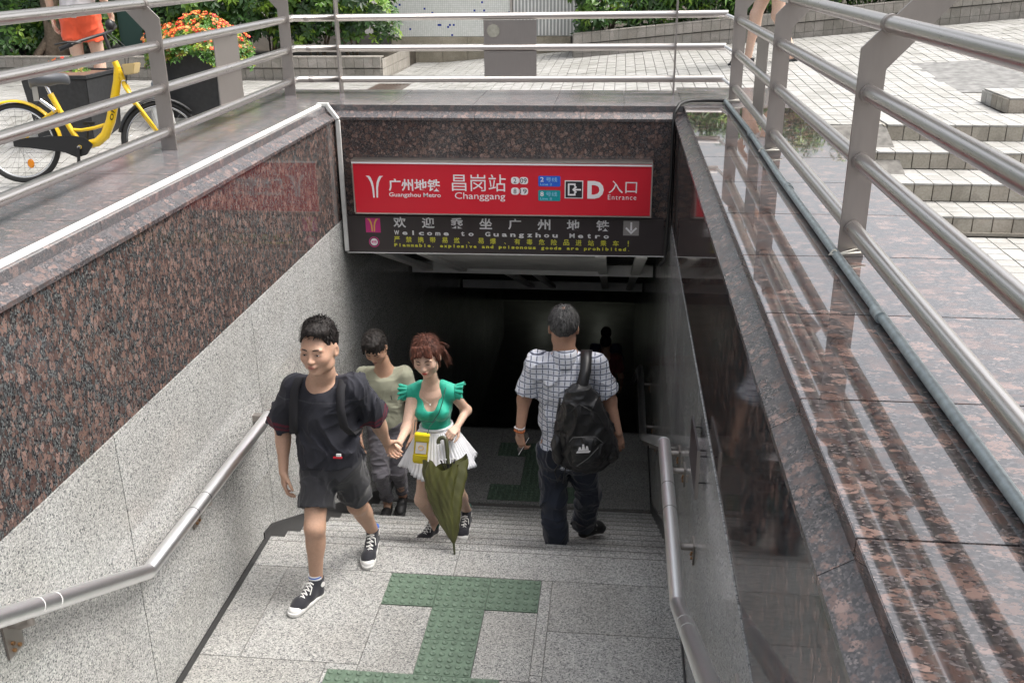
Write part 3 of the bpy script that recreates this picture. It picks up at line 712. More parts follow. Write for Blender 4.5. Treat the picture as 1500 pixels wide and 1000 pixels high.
for i,x in enumerate(xs):
    for j,y_ in enumerate(ysg):
        idx[i,j]=len(mb.v); mb.v.append((x,y_,gnd(x,y_)-.006))
for i in range(len(xs)-1):
    for j in range(len(ysg)-1):
        cx=(xs[i]+xs[i+1])/2; cy=(ysg[j]+ysg[j+1])/2
        if -.80<cx<3.48 and cy<4.19: continue       # the pit
        mb.f.append((idx[i,j],idx[i+1,j],idx[i+1,j+1],idx[i,j+1])); mb.sm.append(False)
plaza=mb.build('plaza_ground',M['mortar']); plaza['kind']='structure'
TP=.1
def tile_hexa(x0,x1,y0,y1,f,t=.006,g=.0035):
    a,b,c,d=x0+g,x1-g,y0+g,y1-g; j=random.uniform(-.0015,.0015)
    P=[(a,c),(b,c),(b,d),(a,d)]
    top=[(p[0],p[1],f(*p)+j) for p in P]; bot=[(p[0],p[1],z-t-.004) for p,(_,_,z) in zip(P,top)]
    return bot+top
cand=[]
patch=lambda x,y:(4.75<x<6.4 and 4.05<y<5.45)
grate_c=(-.28,6.32)
for i in range(-62,110):
    x0=i*TP
    for j in range(-10,92):
        y0=j*TP+.02; cx,cy=x0+.05,y0+.05
        if y0<4.22 and -.84<cx<3.52: continue
        if cx>3.5 and y0<2.62: continue
        if cx<-.84 and y0<-1: continue
        if cx<-.84 and cx<-4.6 and y0<2: continue
        if cy>6.95 and cx<-.52: continue
        if cy>7.95 and cx>1.55: continue
        if cy>8.95: continue
        if patch(cx,cy): continue
        if cx>4.80 and 3.09<cy<3.64: continue
        if abs(cx-grate_c[0])<.2 and abs(cy-grate_c[1])<.33: continue
        cand.append((x0,y0))
def inview(x,y,z,m=0):
    d=Vector((x,y,z))-CAM; w=d.dot(_f)
    if w<.3: return False
    u=d.dot(_r)/w*1423.99; v=-d.dot(_u)/w*1423.99
    return -760-m<u<760+m and -510-m<v<510+m
PT=M['plaza_tile']
score=[]
for c in cand:
    z=gnd(c[0]+.05,c[1]+.05)
    d=(Vector((c[0]+.05,c[1]+.05,z))-CAM).length
    score.append((d if inview(c[0]+.05,c[1]+.05,z) and (c[0]>3.5 or c[1]>4.2) else 100+d,c))
score.sort()
rest=MB()
for k,(d,c) in enumerate(score):
    h=tile_hexa(c[0],c[0]+TP,c[1],c[1]+TP,gnd)
    if k<290 and d<100: MB().hexa(h).build('paving_tile',PT,plaza)
    else: rest.add(h,[(4,5,6,7),(0,1,5,4),(1,2,6,5),(2,3,7,6),(3,0,4,7)])
o=rest.build('paving_tiles',PT,plaza); o['kind']='stuff'
# asphalt patch
mb=MB(); pts=[(4.76,4.06),(6.4,4.06),(6.4,5.46),(4.76,5.46)]
nx=8
for i in range(nx):
    for j in range(nx):
        q=[]
        for a,b in ((i,j),(i+1,j),(i+1,j+1),(i,j+1)):
            u,v=a/nx,b/nx; x=(pts[0][0]*(1-u)+pts[1][0]*u); y_=(pts[0][1])*(1-v)+(pts[3][1]*(1-u)+pts[2][1]*u)*v; q.append((x,y_,gnd(x,y_)-.001))
        mb.add(q,[(0,1,2,3)])
o=mb.build('asphalt_patch',plain('old_asphalt',(.17,.17,.165),.85,noise=.35,nscale=14,bumps=.5)); o['kind']='structure'
# drain grate
t=thing('drain_grate','rusty iron drain grate set in the paving behind the far railing','drain',(*grate_c,gnd(*grate_c)))
M['iron']=plain('rusty_iron',(.10,.075,.06),.7,metal=.4,noise=.4,nscale=60)
gzc=gnd(*grate_c)
MB().box((grate_c[0]-.19,grate_c[1]-.32,gzc-.012),(grate_c[0]+.19,grate_c[1]+.32,gzc-.0055)).build('pit',M['black_rubber'],t)
for a,b,c,d in ((-.19,.19,-.32,-.30),(-.19,.19,.30,.32),(-.19,-.17,-.299,.299),(.17,.19,-.299,.299)):
    MB().box((grate_c[0]+a,grate_c[1]+c,gzc-.0054),(grate_c[0]+b,grate_c[1]+d,gzc+.006)).build('frame_bar',M['iron'],t)
for k in range(9):
    x=grate_c[0]-.15+k*.0375
    MB().box((x-.008,grate_c[1]-.298,gzc-.005),(x+.008,grate_c[1]+.298,gzc+.004)).build('grate_bar',M['iron'],t)
# steps on the right
st=MB()
edges=[(2.576,2.394,3.88),(2.18,2.290,3.52),(1.77,2.184,3.52),(1.42,2.078,3.52)]
st.box((3.90,2.60,1.9),(12,3.1,2.384)); st.box((3.53,2.20,1.9),(12,2.60,2.282)); st.box((3.53,1.79,1.9),(12,2.20,2.176)); st.box((3.53,1.44,1.9),(12,1.79,2.070))
st.box((4.83,3.13,2.3),(12,3.64,2.484))
steps=struct('plaza_steps',st,M['mortar'])
tl=[]
def step_tiles(ye,zt,x0,depth,rise,x1=9.0):
    x=x0; n=0
    while x<x1:
        b=x+.1065
        # riser tile
        tl.append([(x+.003,ye-.001,zt-rise+.004),(b-.003,ye-.001,zt-rise+.004),(b-.003,ye+.02,zt-rise+.004),(x+.003,ye+.02,zt-rise+.004),
                   (x+.003,ye-.001,zt-.012),(b-.003,ye-.001,zt-.012),(b-.003,ye+.02,zt-.012),(x+.003,ye+.02,zt-.012)])
        yy=ye-.004; k=0
        while yy<ye+depth-.02:
            dd=min(.1065,ye+depth-yy)
            tl.append([(x+.003,yy,zt-.0095),(b-.003,yy,zt-.0095),(b-.003,yy+dd-.004,zt-.0095),(x+.003,yy+dd-.004,zt-.0095),
                       (x+.003,yy,zt),(b-.003,yy,zt),(b-.003,yy+dd-.004,zt),(x+.003,yy+dd-.004,zt)])
            yy+=dd; k+=1
        x=b
step_tiles(2.576,2.394,3.885,.50,.106); step_tiles(2.18,2.290,3.53,.40,.106); step_tiles(1.77,2.184,3.55,.41,.106); step_tiles(1.42,2.078,3.57,.35,.104); step_tiles(3.115,2.494,4.82,.53,.106)
for q in range(5): tl.append([(4.812,3.12+.1065*q,2.39),(4.829,3.12+.1065*q,2.39),(4.829,3.22+.1065*q,2.39),(4.812,3.22+.1065*q,2.39),(4.812,3.12+.1065*q,2.482),(4.829,3.12+.1065*q,2.482),(4.829,3.22+.1065*q,2.482),(4.812,3.22+.1065*q,2.482)])
yy=1.02
def ft(h,key): return key
fl=[]
for i in range(0,50):
    for j in range(0,26):
        x0=3.53+i*.1065; y0=1.375-(j+1)*.1065
        fl.append(tile_hexa(x0,x0+.1065,y0,y0+.1065,lambda a,b:1.972))
allt=[(0,h) for h in tl]+[(1,h) for h in fl]
def hs_(h): 
    c=sum((Vector(v) for v in h),Vector())/8; d=(c-CAM).length
    return d if inview(*c) else 100+d
allt.sort(key=lambda a:hs_(a[1]))
r1=MB(); r2=MB(); cnt=0
for k,(kind,h) in enumerate(allt):
    if cnt<300 and hs_(h)<100:
        MB().hexa(h).build('step_tile' if kind==0 else 'paving_tile',M['step_tile'] if kind==0 and h[4][1]<9 and abs(h[4][1]-h[0][1])<1e-6 and (h[4][2]-h[0][2])>.05 else M['plaza_tile'],steps); cnt+=1
    else: r1.hexa(h)
o=r1.build('step_tiles',M['plaza_tile'],steps); o['kind']='stuff'
MB().box((3.53,1.425,1.968),(9,1.43,1.974)).box((3.53,1.405,1.972),(9,1.43,1.99)).build('base_strip',M['step_tile'],steps)
# left cheek tiles of the upper step
for k in range(5):
    MB().box((3.868,2.578+.1*k,2.30),(3.879,2.675+.1*k,2.386)).build('step_tile',M['step_tile'],steps)
# ---------------------------------------------------------------- planters
def planter(name,label,x0,x1,yf,zt,slope_top=0,courses=None,depth=1.2,sidewall=None):
    t=thing(name,label,'planter',((x0+x1)/2,yf,gnd((x0+x1)/2,yf)))
    zt0=lambda x: zt+slope_top*(x-x0)
    MB().hexa([(x0+.01,yf+.012,gnd(x0,yf)-.1),(x1-.01,yf+.012,gnd(x1,yf)-.1),(x1-.01,yf+.14,gnd(x1,yf)-.1),(x0+.01,yf+.14,gnd(x0,yf)-.1),
              (x0+.01,yf+.012,zt0(x0)-.012),(x1-.01,yf+.012,zt0(x1)-.012),(x1-.01,yf+.14,zt0(x1)-.012),(x0+.01,yf+.14,zt0(x0)-.012)]).build('wall_core',M['mortar'],t)
    pl=[]
    x=x0
    while x<x1-.02:
        b=min(x+.1065,x1)
        ztop=zt0(x); zbm=gnd(x,yf)-.02; r=0
        # cap row leans forward a little, then face rows
        for q in range(6):
            a1=ztop-.016-q*.1065-(.0 if q==0 else .01); a0=a1-.1025
            if a1<zbm+.02: break
            a0=max(a0,zbm); sl=slope_top*(b-x)
            pr=.02 if q==0 else 0.0
            pl.append([(x+.002,yf-pr,a0),(b-.002,yf-pr,a0+sl),(b-.002,yf+.011,a0+sl),(x+.002,yf+.011,a0),(x+.002,yf-pr,a1),(b-.002,yf-pr,a1+sl),(b-.002,yf+.011,a1+sl),(x+.002,yf+.011,a1)])
        sl=slope_top*(b-x)
        pl.append([(x+.002,yf-.022,ztop-.013),(b-.002,yf-.022,ztop-.013+sl),(b-.002,yf+.15,ztop-.013+sl),(x+.002,yf+.15,ztop-.013),(x+.002,yf-.022,ztop),(b-.002,yf-.022,ztop+sl),(b-.002,yf+.15,ztop+sl),(x+.002,yf+.15,ztop)])
        x=b
    pl.sort(key=hs_)
    r=MB()
    for k,h in enumerate(pl):
        if k<230 and hs_(h)<100: MB().hexa(h).build('wall_tile',M['planter_tile'],t)
        else: r.hexa(h)
    if r.v: r.build('wall_tiles',M['planter_tile'],t)['kind']='stuff'
    return t,zt0
soil=plain('planter_soil',(.05,.04,.028),.95,noise=.4,nscale=20,bumps=.6)
tL,zL=planter('planter_wall','long low grey tiled planter wall behind the bicycle and flower tubs',-7.0,-.52,7.0,2.405)
MB().box((-7,7.15,2.0),(-.53,11.0,2.36)).build('soil_bed',soil,tL)
for k in range(14):
    for q in range(3):
        MB().box((-.5199,7.02+.1065*k,2.395-.016-.1065*(q+1)),(-.508,7.02+.1065*(k+1)-.004,2.391-.1065*q-.016)).build('wall_tile',M['planter_tile'],tL)
tR,zR=planter('planter_wall','rising grey tiled planter wall under the hedge at the back of the plaza',1.585,11.0,8.0,2.575,.092)
MB().hexa([(1.6,8.15,2.0),(11,8.15,2.6),(11,13,2.6),(1.6,13,2.0),(1.6,8.15,2.53),(11,8.15,3.36),(11,13,3.5),(1.6,13,2.6)]).build('soil_bed',soil,tR)
# return wall of the right planter
for k in range(9):
    for q in range(3):
        MB().box((1.573,8.02+.1065*k,2.565-.1065*(q+1)),(1.585,8.02+.1065*(k+1)-.004,2.561-.1065*q)).build('wall_tile',M['planter_tile'],tR)
# ---------------------------------------------------------------- mosaic kiosk wall
m,nt,b=new_mat('white_blue_mosaic'); v=coords(nt,(40,40,40))
br=N(nt,'ShaderNodeTexBrick'); br.offset=0; br.inputs['Scale'].default_value=1; br.inputs['Mortar Size'].default_value=.05; br.inputs['Brick Width'].default_value=1; br.inputs['Row Height'].default_value=1
br.inputs['Color1'].default_value=(.78,.79,.76,1); br.inputs['Color2'].default_value=(.70,.72,.68,1); br.inputs['Mortar'].default_value=(.42,.43,.40,1)
sp=N(nt,'ShaderNodeSeparateXYZ'); cb=N(nt,'ShaderNodeCombineXYZ'); nt.links.new(v,sp.inputs[0]); nt.links.new(sp.outputs[0],cb.inputs[0]); nt.links.new(sp.outputs[2],cb.inputs[1]); nt.links.new(cb.outputs[0],br.inputs['Vector'])
fl_=N(nt,'ShaderNodeVectorMath',operation='FLOOR'); nt.links.new(cb.outputs[0],fl_.inputs[0])
wn=N(nt,'ShaderNodeTexWhiteNoise'); nt.links.new(fl_.outputs[0],wn.inputs['Vector'])
c=mix(nt,br.outputs['Color'],(.02,.05,.30),ramp(nt,wn.outputs['Value'],[(.978,(0,0,0)),(.98,(1,1,1))],'CONSTANT'))
nt.links.new(c,b.inputs['Base Color']); b.inputs['Roughness'].default_value=.25; M['mosaic']=m
t=thing('kiosk_building','white kiosk wall of fine mosaic with scattered blue tiles on a beige stone base','building',(.4,9.2,2.2))
MB().box((-.80,9.0,2.47),(.72,11.5,3.92)).build('mosaic_wall',M['mosaic'],t)
MB().box((.755,9.03,2.47),(1.75,11.5,3.92)).build('metal_panel',plain('grey_corrugated_panel',(.42,.43,.42),.5,metal=.3),t)
for k in range(22):
    MB().box((.765+k*.045,9.012,2.48),(.783+k*.045,9.029,3.915)).build('panel_rib',M['ceil'],t)
MB().box((.722,8.99,2.47),(.753,9.03,3.92)).build('corner_trim',M['steel_x'],t)
MB().box((-.84,9.03,1.95),(1.75,11.5,2.465)).build('base_core',M['mortar'],t)
bx=[-.84,-.5,-.17,.16,.49,.83,1.16,1.5]
for i in range(7):
    for z0,z1 in ((2.05,2.30),(2.305,2.465)):
        MB().box((bx[i]+.002,9.0 if z1<2.4 else 8.985,z0),(bx[i+1]-.002,9.028,z1)).build('stone_block',M['beige_block'],t)
for i in range(5):
    MB().box((-.853,9.02+.3*i,2.05),(-.842,9.31+.3*i,2.46)).build('stone_block',M['beige_block'],t)
MB().box((-.9,8.9,3.925),(1.85,11.6,4.05)).build('roof',plain('kiosk_roof',(.4,.4,.39),.8),t)
M['mulch']=soil

# ================================================================== PLANTS
def leaf_mesh(name,cent,norms,size,cols,nleaf=6,droop=.35,width=.42,seed=1,colvar=.15):
    """rosettes of nleaf leaflets; cent (n,3), norms (n,3), size (n,), cols (n,3)"""
    rng=np.random.RandomState(seed); n=len(cent)
    nm=norms/np.linalg.norm(norms,axis=1,keepdims=True)
    h=np.where(np.abs(nm[:,2:3])<.9,np.array([[0,0,1.]]),np.array([[1.,0,0]]))
    t=np.cross(nm,h); t/=np.linalg.norm(t,axis=1,keepdims=True); bt=np.cross(nm,t)
    V=[];C=[]
    ph=rng.rand(n)*2*PI
    for k in range(nleaf):
        a=ph+2*PI*k/nleaf+rng.uniform(-.25,.25,n)
        d=t*np.cos(a)[:,None]+bt*np.sin(a)[:,None]
        s=np.cross(nm,d); L=(size*rng.uniform(.75,1.15,n))[:,None]
        dr=rng.uniform(-.1,droop,n)[:,None]
        p0=cent+d*L*.08; p1=cent+d*L*.55+s*L*width*.5-nm*L*dr*.2; p2=cent+d*L-nm*L*dr; p3=cent+d*L*.55-s*L*width*.5-nm*L*dr*.2
        pm=cent+d*L*.55-nm*L*(dr*.2+.10)
        V.append(np.stack([p0,p1,p2,p3,pm],1)); 
        C.append(np.clip(cols*(1+rng.uniform(-colvar,colvar,(n,1))),0,1))
    V=np.concatenate(V).reshape(-1,3); C=np.concatenate(C)
    m=len(C); b=np.arange(m)*5
    F=np.concatenate([np.stack([b,b+1,b+4],1),np.stack([b+1,b+2,b+4],1),np.stack([b+2,b+3,b+4],1),np.stack([b+3,b,b+4],1)])
    return np_mesh(name,V,F,np.repeat(C,5,0))
def np_mesh(name,V,F,C=None,smooth=False):
    me=bpy.data.meshes.new(name); nv=len(V); nf=len(F); k=F.shape[1]
    me.vertices.add(nv); me.vertices.foreach_set('co',V.astype(np.float32).ravel())
    me.loops.add(nf*k); me.loops.foreach_set('vertex_index',F.astype(np.int32).ravel())
    me.polygons.add(nf); me.polygons.foreach_set('loop_start',np.arange(0,nf*k,k,dtype=np.int32)); me.polygons.foreach_set('loop_total',np.full(nf,k,np.int32))
    if smooth: me.polygons.foreach_set('use_smooth',np.ones(nf,bool))
    me.update(calc_edges=True)
    if C is not None:
        a=me.color_attributes.new('Col','FLOAT_COLOR','POINT'); cc=np.ones((nv,4),np.float32); cc[:,:3]=C; a.data.foreach_set('color',cc.ravel())
    return me
def leaf_material(name,rough=.38,trans=.25):
    m,nt,b=new_mat(name); a=N(nt,'ShaderNodeAttribute',attribute_name='Col')
    nt.links.new(a.outputs['Color'],b.inputs['Base Color']); b.inputs['Roughness'].default_value=rough
    tr=N(nt,'ShaderNodeBsdfTranslucent'); nt.links.new(a.outputs['Color'],tr.inputs['Color']); mx=N(nt,'ShaderNodeMixShader'); mx.inputs[0].default_value=trans
    nt.links.new(b.outputs[0],mx.inputs[1]); nt.links.new(tr.outputs[0],mx.inputs[2]); nt.links.new(mx.outputs[0],nt.nodes['Material Output'].inputs['Surface']); return m
M['leaf']=leaf_material('glossy_leaf'); M['bark']=plain('grey_brown_bark',(.16,.12,.085),.9,noise=.35,nscale=30,bumps=.8)
M['petal']=leaf_material('petal',.55,.2)
GREENS=np.array([(.035,.085,.022),(.055,.13,.03),(.10,.21,.03),(.22,.36,.04),(.025,.06,.025)])
def pick(rng,n,w,pal=GREENS): return pal[rng.choice(len(pal),n,p=w)]
def shrub(name,label,c,r,n,seed,leaf=.085,w=(.33,.3,.17,.08,.12),nleaf=7,droop=.5,width=.42,group=None,base=None):
    rng=np.random.RandomState(seed)
    th=rng.rand(n)*2*PI; cz_=rng.uniform(-.75,1,n); rr=rng.rand(n)**.22
    sn=np.sqrt(1-cz_**2); u=np.stack([sn*np.cos(th),sn*np.sin(th),cz_],1)
    lump=1+.16*np.sin(u[:,0]*5+seed)+.14*np.sin(u[:,2]*6+seed*2+u[:,1]*4)
    p=np.array(c)+u*np.array(r)*(rr*lump)[:,None]
    nr=u*np.array([.7,.7,.5])+np.array([0,-.25,.75])+rng.normal(0,.35,(n,3))
    cols=pick(rng,n,w)*rng.uniform(.75,1.2,(n,1))
    t=thing(name,label,'shrub',(c[0],c[1],base if base is not None else c[2]-r[2]),group=group)
    link('foliage',leaf_mesh('foliage',p,nr,np.full(n,leaf),cols,nleaf,droop,width,seed),M['leaf'],t)
    mb=MB()
    for k in range(6):
        a=rng.rand()*2*PI; e=np.array(c)+np.array(r)*np.array([.55*math.cos(a),.55*math.sin(a),.2])
        b0=(c[0]+.08*math.cos(a),c[1]+.08*math.sin(a),(base if base is not None else c[2]-r[2]))
        mb.tube([b0,(np.array(b0)*.5+e*.5)+np.array([0,0,-.05]),e],[.014,.010,.005],6)
    mb.build('stem',M['bark'],t)
    return t
LL=['bushy umbrella-leaf shrub behind the orange shorts','umbrella-leaf shrub left of the red flower tub','umbrella-leaf shrub right behind the red flowers','bright-tipped umbrella-leaf shrub seen over the second railing post','umbrella-leaf shrub ending beside the white mosaic wall','dark umbrella-leaf shrub at the left edge of the photo','low shrub in the left corner of the planter','tall umbrella-leaf shrub behind the tree trunk']
for k,(x,y_,rz_,h) in enumerate(((-3.35,8.0,.62,3.0),(-2.72,7.65,.62,2.95),(-2.05,7.75,.62,2.98),(-1.42,7.60,.62,3.0),(-.98,7.62,.58,2.98),(-4.25,7.75,.5,2.85),(-5.1,7.7,.55,2.7),(-4.0,8.9,.7,3.2))):
    shrub('shrub',LL[k],(x,y_,h),(.56,.50,rz_),560,20+k,.095,(.28,.28,.20,.14,.10),group='umbrella-leaf shrubs in the left planter',base=2.36)
RL=['long-leaf shrub spilling over the left end of the rising planter','long-leaf shrub right of the corner of the rising planter','long-leaf shrub in the rising planter above the thin railing post','long-leaf shrub beside the far right railing post','shrub behind the walking legs','shrub seen between the two right railing posts','shrub above the rising planter right of the legs','shrub at the back of the right planter','shrub at the far right end of the planter','small shrub near the right edge of the rising planter']
for k in range(10):
    x=1.95+.62*k; zt=zR(x)
    shrub('shrub',RL[k],(x,8.42+.1*(k%2),zt+.34),(.46,.42,.50),420,60+k,.115 if k%3 else .095,(.22,.32,.28,.10,.08),6,.9,.26 if k%3 else .4,'long-leaf shrubs in the rising right planter',base=zt-.03)
def tree(label,x,y_,zb,ht,cr,seed,group='trees behind the planters',n=2600,trunk=.14,cz0=None):
    rng=np.random.RandomState(seed); t=thing('tree',label,'tree',(x,y_,zb),group=group)
    mb=MB(); top=zb+ht
    mb.tube([(x,y_,zb-.2),(x+.05,y_,zb+.3),(x+.02,y_+.05,zb+ht*.35),(x+.1,y_,zb+ht*.75)],[trunk*1.5,trunk,trunk*.8,trunk*.3],10)
    for k in range(7):
        a=2*PI*k/7+rng.rand(); 
        mb.tube([(x+.02,y_+.03,zb+ht*(.35+.04*k)),(x+cr*.4*math.cos(a),y_+cr*.4*math.sin(a),zb+ht*.62),(x+cr*.75*math.cos(a),y_+cr*.75*math.sin(a),zb+ht*.78)],[trunk*.5,trunk*.3,.02],7)
        if k<5: mb.tube([(x,y_,zb+.25),(x+trunk*1.6*math.cos(a),y_+trunk*1.6*math.sin(a),zb+.05),(x+trunk*2.4*math.cos(a),y_+trunk*2.4*math.sin(a),zb-.05)],[trunk*.5,trunk*.3,.02],6)
    mb.build('trunk',M['bark'],t)
    u=rng.normal(0,1,(n,3)); u/=np.linalg.norm(u,axis=1,keepdims=True)
    cl=rng.randint(0,14,n); cc=rng.normal(0,.55,(14,3))
    p=np.array([x,y_,zb+ht*.78])+(cc[cl]*.9+u*.42*rng.rand(n,1)**.3)*np.array([cr,cr,ht*.28])
    cols=pick(rng,n,(.35,.3,.15,.02,.18))*rng.uniform(.7,1.2,(n,1))
    link('crown',leaf_mesh('crown',p,u+np.array([0,0,.8]),np.full(n,.20),cols,5,.5,.4,seed),M['leaf'],t); return t
tree('gnarled tree with spreading roots behind the left planter wall',-4.62,7.45,2.36,4.2,1.5,5,None,trunk=.12)
for k,(x,y_,h,c,l) in enumerate(((-8,12,7,2.6,'far left background tree'),(-4,14,8,2.8,'background tree behind the left hedge'),(3.2,12.8,11,2.8,'unseen tree right of the kiosk, made tall to darken the coping reflection'))):  # right tree is out of view, its height set to darken coping reflections
    tree(l,x,y_,2.5,h,c,90+k)
# dark green box and boulder in the left bed
t=thing('utility_box','dark green metal utility box standing among the shrubs behind the orange shorts','utility box',(-3.6,7.75,2.36))
MB().box((-3.80,7.5,2.37),(-3.36,7.9,3.25)).build('box_body',plain('dark_green_paint',(.015,.05,.04),.45),t,bevel=.01)
MB().box((-3.82,7.48,3.252),(-3.34,7.92,3.28)).build('lid',plain('dark_green_lid',(.02,.06,.05),.45),t,bevel=.006)
MB().box((-3.76,7.494,2.45),(-3.40,7.499,3.2)).build('door',plain('dark_green_door',(.018,.055,.045),.45),t)
def rock(c,r,label,seed):
    rng=np.random.RandomState(seed); mb=MB(); mb.ball((0,0,0),1,nu=14,nv=9)
    v=[]
    for p in mb.v:
        k=1+.18*math.sin(p[0]*4+seed)+.14*math.sin(p[1]*5+p[2]*3+seed)
        v.append((c[0]+p[0]*r[0]*k,c[1]+p[1]*r[1]*k,c[2]+p[2]*r[2]*k))
    mb.v=v; mb.sm=[False]*len(mb.f); o=mb.build('boulder',M['rock']); tag(o,label,'rock'); return o
M['rock']=plain('pale_rock',(.38,.37,.34),.9,noise=.3,nscale=8,bumps=.8)
rock((-5.35,8.3,2.72),(.42,.4,.42),'pale grey boulder in the bed at the top left corner',3)
rock((-4.75,8.6,2.75),(.3,.3,.36),'smaller pale boulder right beside the corner boulder and trunk',8)
# ---------------------------------------------------------------- flower tubs
M['tub']=plain('charcoal_tub',(.028,.029,.031),.55,noise=.25,nscale=30)
def tub(label,x1,y0,z0,h=.6,w=.58):
    t=thing('flower_tub',label,'planter',(x1-w/2,y0+w/2,z0)); x0=x1-w; y1=y0+w; k=.055
    MB().hexa([(x0+k,y0+k,z0),(x1-k,y0+k,z0),(x1-k,y1-k,z0),(x0+k,y1-k,z0),(x0+.01,y0+.01,z0+h-.03),(x1-.01,y0+.01,z0+h-.03),(x1-.01,y1-.01,z0+h-.03),(x0+.01,y1-.01,z0+h-.03)]).build('tub_body',M['tub'],t,bevel=.008)
    mb=MB()
    for a,b,c,d in ((x0,x1,y0,y0+.03),(x0,x1,y1-.03,y1),(x0,x0+.03,y0+.031,y1-.031),(x1-.03,x1,y0+.031,y1-.031)): mb.box((a,c,z0+h-.029),(b,d,z0+h))
    mb.build('rim',M['tub'],t,bevel=.003)
    MB().box((x0+.031,y0+.031,z0+h-.028),(x1-.031,y1-.031,z0+h-.015)).build('soil',plain('tub_soil',(.13,.07,.045),.95,noise=.5,nscale=40,bumps=.8),t)
    return t
def flowers(label,c,r,nfl,nlf,seed,dome=True):
    rng=np.random.RandomState(seed); t=thing('flowering_plant',label,'flowers',(c[0],c[1],c[2]))
    def pts(n,rad):
        th=rng.rand(n)*2*PI; q=np.sqrt(rng.rand(n)); x=q*np.cos(th); y_=q*np.sin(th)
        z=np.sqrt(np.clip(1-q**2,0,1))*.75+.12*np.sin(x*5+1)+.1*np.cos(y_*6)
        return np.array(c)+np.stack([x*r[0],y_*r[1],z*r[2]],1)*rad, np.stack([x*.8,y_*.8-.3,.7+0*x],1)
    p,nn=pts(nlf,1.0); p[:,2]-=rng.rand(nlf)*.16; 
    pal=np.array([(.06,.16,.02),(.10,.24,.03),(.30,.38,.03),(.22,.14,.03)])
    link('foliage',leaf_mesh('foliage',p,nn+rng.normal(0,.4,nn.shape),np.full(nlf,.04),pick(rng,nlf,(.35,.3,.22,.13),pal),5,.4,.55,seed),M['leaf'],t)
    p,nn=pts(nfl,1.04); p[:,2]+=.012
    pal=np.array([(.70,.035,.02),(.78,.10,.02),(.55,.02,.02),(.75,.30,.12)])
    link('blossoms',leaf_mesh('blossoms',p,nn+rng.normal(0,.25,nn.shape),rng.uniform(.011,.026,nfl),pick(rng,nfl,(.34,.40,.10,.16),pal),5,.2,.95,seed+1),M['petal'],t)
    link('blossom_centres',leaf_mesh('blossom_centres',p+nn*.004,nn,np.full(nfl,.007),np.tile([.8,.6,.1],(nfl,1)),4,.1,1.0,seed+2),M['petal'],t)
    return t
tub('square charcoal flower tub with bare soil standing behind the bicycle',-2.12,3.58,1.978)
tub('square charcoal flower tub full of red flowers by the railing corner',-1.30,4.27,2.115)
flowers('dome of red and orange flowers growing in the right-hand tub',(-1.56,4.53,2.71),(.47,.40,.30),300,2000,4)
flowers('sparse row of orange flowers at the back of the tub behind the bicycle',(-2.52,4.06,2.585),(.20,.10,.10),24,90,9)
# white bag with a bottle between the bicycle and the tub
t=thing('plastic_bag','crumpled white plastic bag with grey print beside the charcoal tub','bag',(-1.87,4.0,2.05))
mb=MB(); rng=np.random.RandomState(5); vs=[];nu,nv=14,10
for i in range(nv+1):
    zz_=i/nv
    for j in range(nu):
        a=2*PI*j/nu; rr=(.10-.03*zz_)*(1+.12*math.sin(3*a+zz_*5)+.05*rng.randn())
        vs.append((-1.78+rr*math.cos(a)*1.0,4.12+rr*math.sin(a)*.8,2.08+zz_*.30))
fs=[(i*nu+j,i*nu+(j+1)%nu,(i+1)*nu+(j+1)%nu,(i+1)*nu+j) for i in range(nv) for j in range(nu)]+[tuple(range(nv*nu,nv*nu+nu))]
mb.add(vs,fs,True); mb.build('bag_body',plain('white_film',(.68,.68,.66),.35,noise=.08,nscale=30),t)
t2=thing('bottle','small clear bottle with a white cap standing in the white bag','bottle',(-1.80,4.10,2.38))
MB().tube([(-1.80,4.10,2.383),(-1.80,4.10,2.46),(-1.80,4.10,2.49)],[.032,.032,.014],12).build('bottle_body',plain('grey_plastic_bottle',(.20,.23,.26),.15),t2)
MB().tube([(-1.80,4.10,2.491),(-1.80,4.10,2.515)],.016,12).build('cap',M['white_plastic'],t2)

# ================================================================== BICYCLE
M['yellow']=plain('yellow_bike_paint',(.80,.52,.008),.3,coat=.6); M['tyre']=plain('tyre_rubber',(.018,.018,.018),.75)
M['bblack']=plain('black_bike_plastic',(.012,.012,.013),.4); M['chrome']=steel('chrome',(.7,.7,.7),.15,(1,1,1)); M['orange_refl']=plain('orange_reflector',(.85,.28,.01),.25)
bk=thing('bicycle','yellow step-through share bicycle parked behind the left railing','bicycle',(-2.31,2.82,1.875),R(9),local=True)
bk.rotation_euler=(R(-4),0,R(9)); bk.scale=(.97,.97,.97)
rw=.305; WB=1.085
def wheel(cx,turn,parent):
    e=MB(); n=48
    Rz=Matrix.Rotation(turn,4,'Z')
    def P(r,a,y=0): return Vector((cx,0,rw))+Rz@Vector((r*math.cos(a),y,r*math.sin(a)))
    w=e.tube([P(rw-.019,2*PI*k/n) for k in range(n)],.019,10,closed=True).build('wheel',M['tyre'],parent)
    MB().tube([P(rw-.043,2*PI*k/n) for k in range(n)],.009,8,closed=True).build('rim',M['chrome'],w)
    mb=MB()
    for k in range(28):
        a=2*PI*k/28; mb.tube([P(.02,a+(.5 if k%2 else -.5),.02 if k%4<2 else -.02),P(rw-.045,a)],.0013,4,cap=False)
    mb.build('spokes',M['chrome'],w)
    MB().tube([P(0,0,-.045),P(0,0,.045)],.016,12).build('hub',M['chrome'],w)
    return w
w1=wheel(0,0,bk); w2=wheel(WB,R(28),bk)
MB().ball(tuple(Vector((.06,-.006,rw-.155))),(.026,.006,.036)).build('reflector',M['orange_refl'],w1)
def bt(name,pts,r,mat='yellow',par=None,n=12): return MB().tube([(p[0],p[2] if len(p)>2 else 0,p[1]) for p in pts],r,n).build(name,M[mat],par or bk)
